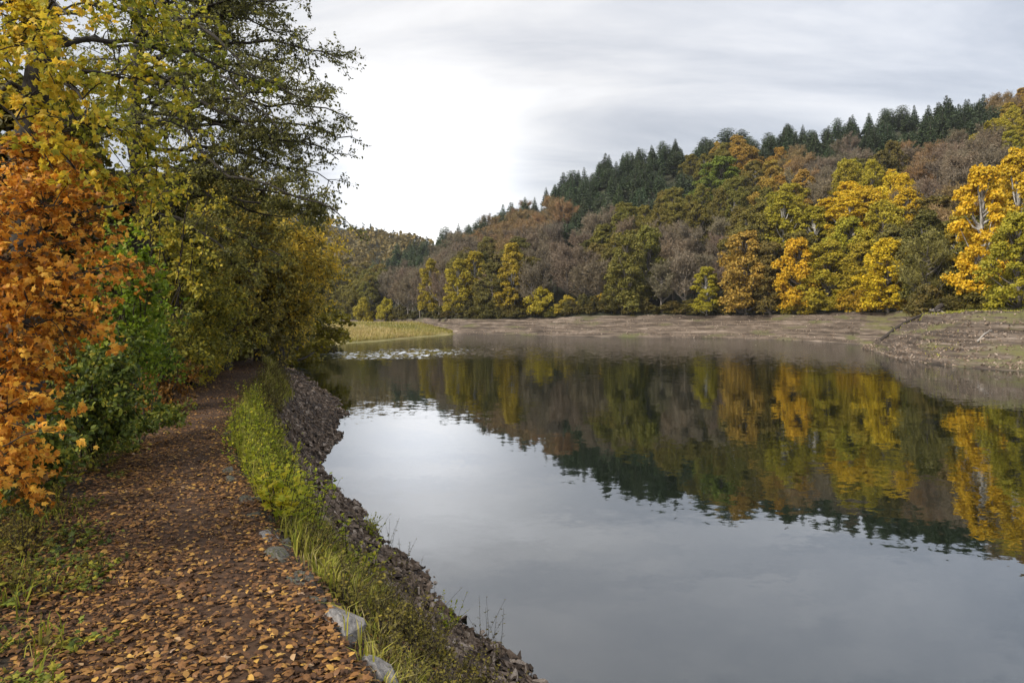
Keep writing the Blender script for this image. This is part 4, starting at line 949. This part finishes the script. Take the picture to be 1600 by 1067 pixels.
# green maple sapling
def bush(name, label, cat, x, d, blobs, reach, leaf, lsize, m, n2, n3, nl, tm=.5, tsd=.2, arch=.15, limb_r=.016, multi=True, **k):
    b = gz(x, d); limbs = []
    for q in blobs:
        bx, by, bd = q[:3]; r = q[3] if len(q) > 3 else reach; t = q[4] if len(q) > 4 else tm
        limbs.append((limb_from(b + np.array([rng.uniform(-.1, .1), rng.uniform(-.1, .1), 0]), bx, by, bd, arch), r, t))
    return near_plant(name, label, cat, b, [], limbs, leaf, lsize, m, M_twig, n2=n2, n3=n3, nleaf=nl, tsd=tsd, limb_r=limb_r, s0=.45, **k)
bush('maple_sapling', 'fresh green maple sapling beside the dark alder trunk', 'sapling', 200, 9.5, [(200, 365, 9.3), (235, 385, 9), (215, 415, 9), (180, 395, 9.4), (165, 440, 9.2), (195, 465, 9), (232, 455, 9), (170, 350, 10), (215, 500, 9), (190, 520, 9)], .55, MAPLE, .062, M_grn, 11, 6, 5, .5)
bush('bramble_bush', 'dark green bramble bush at the foot of the orange maple', 'bush', 140, 8.2, [(80, 560, 7.8), (140, 548, 8), (190, 565, 8.2), (205, 610, 8), (105, 620, 7.4), (160, 635, 7.6), (75, 640, 7.2), (115, 668, 7.2), (195, 525, 8.6), (50, 600, 7.4), (185, 655, 7.8), (145, 590, 7.6), (95, 525, 8.4), (50, 690, 7)], .52, OVAL, .062, M_bram, 13, 6, 8, .42, .3)
bush('bramble_bush', 'light green bramble bush behind the dark green one', 'bush', 225, 10.5, [(230, 530, 10), (260, 560, 10), (200, 510, 10.4), (245, 500, 10.6), (190, 480, 10.8)], .6, OVAL, .07, M_grn, 12, 6, 7, .28, .22)
bush('hazel_shrub', 'yellow olive hazel thicket with small leaves beyond the alder trunk', 'shrub', 300, 17, [(262, 395, 16.5), (300, 405, 16.5), (335, 430, 17), (280, 450, 16), (350, 470, 17), (250, 485, 16), (310, 500, 16), (362, 430, 18), (380, 500, 18), (270, 530, 16), (330, 540, 16.4), (290, 360, 17)], .95, OVAL, .085, M_hazel, 14, 7, 9, .48, .25)
bush('hazel_shrub', 'slender hazel with loose yellow sprays in front of the alder trunk', 'shrub', 255, 13, [(250, 300, 12.6), (300, 275, 12.6), (230, 250, 12.8), (285, 335, 12.4), (320, 300, 12.6), (265, 220, 12.8), (330, 340, 12.6), (210, 200, 12.8)], .7, OVAL, .08, M_hazel, 8, 5, 6, .62, .2)
bush('hazel_shrub', 'yellow leaved shrub low at the path edge where the path bends', 'shrub', 300, 17, [(300, 560, 16.4), (325, 545, 17.4), (335, 565, 18), (285, 560, 16), (310, 585, 16.6), (345, 548, 19)], .55, OVAL, .07, M_hazel, 11, 6, 8, .6, .22)
bush('beech_sapling', 'rusty orange beech sapling spreading low beside the path', 'sapling', 235, 12.8, [(235, 590, 12.6), (265, 580, 12.8), (290, 595, 13), (250, 615, 12.4), (220, 615, 12), (255, 555, 12.8), (285, 570, 13.4), (215, 640, 11.6), (240, 640, 11.8)], .5, OVAL, .075, M_rust, 11, 6, 6, .5, .24)
bush('bramble_bush', 'small dark bramble hiding the foot of the yellow maple', 'bush', 40, 6.1, [(20, 735, 5.8), (55, 715, 6), (85, 725, 6.1), (35, 690, 6), (75, 690, 6.2), (0, 700, 5.8)], .4, OVAL, .06, M_bram, 10, 6, 7, .45, .28)
bush('bramble_bush', 'low dark bramble trailing onto the leaf litter', 'bush', 215, 9.2, [(190, 690, 8.8), (225, 668, 9), (255, 660, 9.4), (150, 695, 8.2), (270, 640, 10)], .42, OVAL, .065, M_bram, 11, 6, 6, .5, .25)
bush('hazel_shrub', 'yellow green shrub under the sapling at the uphill side', 'shrub', 260, 12.5, [(255, 470, 12.4), (285, 490, 12.4), (240, 440, 12.8), (300, 530, 12.4), (265, 520, 12.2), (310, 460, 13)], .6, OVAL, .075, M_hazel, 11, 6, 7, .36, .22)
# golden oaks where the path turns out of sight
for (lab, x, d, tr_, bl, rch) in (
  ('golden olive oak hanging over the bend of the path beside the lake', 405, 26, [(398, 470), (402, 380), (412, 300)], [(400, 300, 26), (440, 335, 26), (480, 375, 26), (500, 415, 26), (470, 450, 25.5), (430, 400, 25), (395, 370, 25), (450, 490, 25.5), (410, 480, 25), (495, 465, 26), (505, 385, 27), (430, 440, 25), (460, 410, 25), (445, 520, 26)], 1.5),
  ('brown olive oak with a dark leaning trunk behind the hazel', 352, 22, [(356, 500), (350, 400), (345, 300)], [(320, 330, 22), (355, 350, 21.6), (345, 400, 21.4), (385, 350, 22), (375, 440, 21.6), (330, 450, 22), (400, 410, 22), (370, 290, 22.5), (300, 300, 23), (420, 360, 22.4), (400, 500, 22)], 1.35),
  ('dusky orange oak topping the far end of the alder boughs', 440, 34, [(440, 480), (438, 400), (440, 340)], [(420, 330, 34), (470, 345, 34), (505, 350, 34.5), (450, 380, 33), (500, 430, 34), (520, 400, 35), (480, 480, 34), (430, 300, 34)], 1.9)):
    b = gz(x, d); T = [b - np.array([0, 0, .3])] + [P(a, c, d) for a, c in tr_]
    limbs = []
    for q in bl:
        limbs.append((limb_from(polysample(T, np.clip((560 - q[1]) / 270 - .25, .05, .95)), *q, .2), rch, .42 + .28 * (q[0] > 470) + rng.uniform(-.1, .1)))
    near_plant('oak_tree', lab, 'tree', b, [(T, .17, .07)], limbs, OVAL, .125, M_gold, n2=15, n3=8, nleaf=10, limb_r=.04, s0=.4, tsd=.27, droop=.14)
# more trees up the slope, behind all these
SLP = [(40, 24, 5.5, 'OL', 'olive tree up the slope behind the yellow maple'), (120, 28, 6, 'G', 'green tree up the slope between the maple and alder trunks'), (170, 21, 4.5, 'YG', 'yellow green tree close behind the alder trunk'), (250, 30, 7, 'OL', 'dull olive tree behind the hazel thicket'), (310, 38, 8.5, 'O', 'orange brown tree deep in the wood behind the oaks'), (-60, 20, 6, 'G', 'green tree beyond the picture corner up the slope'), (380, 46, 10, 'OL', 'tall olive tree beyond the bend of the path'), (440, 58, 12, 'YG', 'yellow olive tree at the lakeside beyond the bend'), (90, 17, 6, 'G', 'small green tree in the shade behind the bramble bush'), (20, 14, 6, 'OL', 'small olive tree in the shade behind the orange maple'), (470, 78, 11, 'OL', 'olive tree at the root of the grassy spit'), (290, 24, 7, 'OL', 'small olive tree behind the hazel thicket'), (230, 19, 5.5, 'G', 'small green tree right behind the sapling')]
for x, d, h, c, lab in SLP:
    p = gz(x, d); plant_far('b', p - np.array([0, 0, .3]), h, h * .85, jit(tuple(v * .8 for v in COLR[c])), 'broadleaf_tree', lab, 'tree', None)

# ------------------------------------------------------------------ herbs, weeds and small ground plants
def herb(seed, m, h=.55, n=9, lsize=.05, leafn=14, spread=.16, leaf=OVAL, tm=.5):
    global rng
    keep = rng; rng = np.random.default_rng(seed)
    s_ = Geo(); l_ = Geo()
    a = np.stack([rng.normal(0, .05, n), rng.normal(0, .05, n), np.zeros(n) - .03], -1); hh = h * rng.uniform(.55, 1.1, n)
    b = a + np.stack([rng.normal(0, spread, n), rng.normal(0, spread, n), hh], -1); mid = (a + b) / 2 + np.stack([0 * hh, 0 * hh, hh * .12], -1)
    tubes(s_, qbez(a, mid, b, 5), np.linspace(.004, .0015, 5)[None], 3)
    i = np.repeat(np.arange(n), leafn); s = rng.uniform(.15, 1.02, len(i))[:, None]
    p = (1 - s) ** 2 * a[i] + 2 * s * (1 - s) * mid[i] + s ** 2 * b[i]
    dr = rdir(len(i)); dr[:, 2] = np.abs(dr[:, 2]) * .5
    scatter(l_, *leaf, p, dr, np.array([0, 0, 1.0]) + rng.normal(0, .45, (len(i), 3)), lsize * rng.uniform(.5, 1.3, len(i)) * (1.25 - .6 * s[:, 0]), np.clip(rng.normal(tm, .22, len(i)), 0, 1))
    rng = keep
    return s_.obj('stem', M_twig, None, False, False), l_.obj('foliage', m, None, False, False)
def put(kinds, name, label, cat, group, p, s, sz=None):
    st_, fo = kinds[rng.integers(len(kinds))]
    e = thing(name, label, cat, tuple(p), group); e.rotation_euler = (rng.normal(0, .08), rng.normal(0, .08), rng.uniform(0, 6.3)); e.scale = (s, s, (sz or s))
    for q in (st_, fo):
        c = q.copy(); COL.objects.link(c); c.parent = e
    return e
H1 = [herb(700 + i, M_herb, .55, 10, .055, 16, .14, tm=.5) for i in range(4)]
H2 = [herb(710 + i, M_weed, .40, 12, .042, 14, .20, tm=.45) for i in range(4)]
H3 = [herb(720 + i, M_weed if i % 2 else M_bram, .14, 9, .06, 5, .12, OVAL if i % 2 else MAPLE, tm=.45 + .1 * i) for i in range(4)]
H4 = [herb(730 + i, M_weed, .62, 6, .045, 7, .13, DIAM, tm=.35) for i in range(4)]
H5 = [herb(740 + i, M_herb, .38, 7, .085, 8, .14, MAPLE, tm=.8) for i in range(2)]
for i in range(70):
    Y = rng.uniform(6.4, 14.5); v = rng.uniform(.02, .30); X = xr_(np.array([Y]))[0] + v * (xw_(np.array([Y])) - xr_(np.array([Y])))[0]
    put(H1, 'herb', 'tall yellow green herb in the strip beside the path, ' + ('by the yellow broad leaved herbs' if Y < 7.8 else 'by the flat violet edging stone' if Y < 9.3 else 'opposite the green bramble bush' if Y < 11.5 else 'just before the path bends'), 'plant', 'yellow green herbs along the verge', (X, Y, float(near_h(np.array([X]), np.array([Y]))[0])), rng.uniform(.75, 1.25) * (.9 if Y > 11 else 1.05))
for i in range(60):
    Y = rng.uniform(14, 26); v = rng.uniform(.02, .28); X = xr_(np.array([Y]))[0] + v * (xw_(np.array([Y])) - xr_(np.array([Y])))[0]
    put(H2, 'herb', 'dull green herb on the verge along the bend, ' + ('opposite the rusty sapling' if Y < 18 else 'opposite the hazel thicket' if Y < 22 else 'before the golden oak'), 'plant', 'dull green herbs along the bend', (X, Y, float(near_h(np.array([X]), np.array([Y]))[0])), rng.uniform(.9, 1.5))
for i in range(170):
    Y = rng.uniform(3.0, 7.8); v = rng.uniform(.05, .50) * (1.25 if Y < 5 else 1); X = xr_(np.array([Y]))[0] + v * (xw_(np.array([Y])) - xr_(np.array([Y])))[0]
    put(H2, 'weed', 'bushy brown green weed on the bank below ' + ('the two big pale edging stones' if Y < 4.3 else 'the small mossy edging stones' if Y < 5.6 else 'the chipped grey edging stone' if Y < 6.6 else 'the bright tall herbs'), 'plant', 'bushy weeds on the bank', (X, Y, float(near_h(np.array([X]), np.array([Y]))[0])), rng.uniform(.5, .95))
for x, y in ((408, 806), (425, 822), (400, 780)):
    p = hit(x, y); put(H5, 'herb', 'yellow broad leaved herb leaning over the edging stones', 'plant', 'yellow herbs at the edging stones', p + np.array([.12, .1, 0]), rng.uniform(.8, 1.1))
WE = [(618, 872, 'thin weed stalk standing out against the lake below the green fern patch'), (640, 905, 'thin pair of weed stalks at the water edge by dark slates'), (690, 955, 'wispy seed stalk weed in front of grey water'), (722, 985, 'tall bright green weed with leafy stalks over the water'), (745, 1005, 'broad leafy weed clump leaning toward the lake'), (780, 1030, 'dark grass like weed tuft at the corner of the bank'), (600, 850, 'green leafy weed patch on the dark slates'), (835, 1060, 'last small weed sprig at the bottom of the bank'), (575, 840, 'small fern green weed beside the leafy patch')]
for x, y, lab in WE:
    Yw = min(ZC * F / (y - HY), 30); Xw_ = float(xw_(np.array([Yw]))[0]) - .22 - .25 * rng.uniform(); p = np.array([Xw_, Yw, float(near_h(np.array([Xw_]), np.array([Yw]))[0])]); put(H4 if 'stalk' in lab or 'tuft' in lab or 'sprig' in lab else H1, 'weed', lab, 'plant', None, p, rng.uniform(.8, 1.1))
for i in range(240):
    Y = 2.5 * (13 / 2.5) ** rng.uniform(0, 1); X = float(xl_(np.array([Y]))[0]) + .25 - rng.exponential(1.0)
    if fbm(np.array([X * .9]), np.array([Y * .9]), 621)[0] < -.1: continue
    put(H3, 'ground_plant', 'small green plant in leaf litter uphill of the path, ' + ('opposite the two big pale stones' if Y < 4.2 else 'opposite the low mossy stones' if Y < 6 else 'near the orange maple' if Y < 8 else 'by the bramble bush'), 'plant', 'ground plants in the leaf litter', (X, Y, float(near_h(np.array([X]), np.array([Y]))[0])), rng.uniform(.4, 1.0))

# ------------------------------------------------------------------ air
m, nt, ns, ls = mat('haze')
pv = ns.new('ShaderNodeVolumePrincipled'); pv.inputs['Color'].default_value = (.90, .94, 1, 1); pv.inputs['Density'].default_value = .00012; pv.inputs['Anisotropy'].default_value = .2
o = ns.new('ShaderNodeOutputMaterial'); ls.new(pv.outputs[0], o.inputs['Volume'])
bx = np.array([[x, y, z] for z in (-4, 262) for y in (-1090, 1930) for x in (-1510, 1510)], float)
o = mk('haze', bx, np.array([[0, 2, 3, 1], [4, 5, 7, 6], [0, 1, 5, 4], [2, 6, 7, 3], [0, 4, 6, 2], [1, 3, 7, 5]]), m); o['kind'] = 'stuff'

for i in range(110):
    Y = 4.2 * (13 / 4.2) ** rng.uniform(0, 1); X = float(xl_(np.array([Y]))[0]) - .15 - rng.exponential(.8)
    put(H2 if i % 3 else H3, 'ground_plant', 'leafy brown green undergrowth plant on the rising ground uphill of the path, ' + ('before the bramble' if Y < 7 else 'beside the bramble'), 'plant', 'undergrowth uphill of the path', (X, Y, float(near_h(np.array([X]), np.array([Y]))[0])), rng.uniform(.45, 1.0))
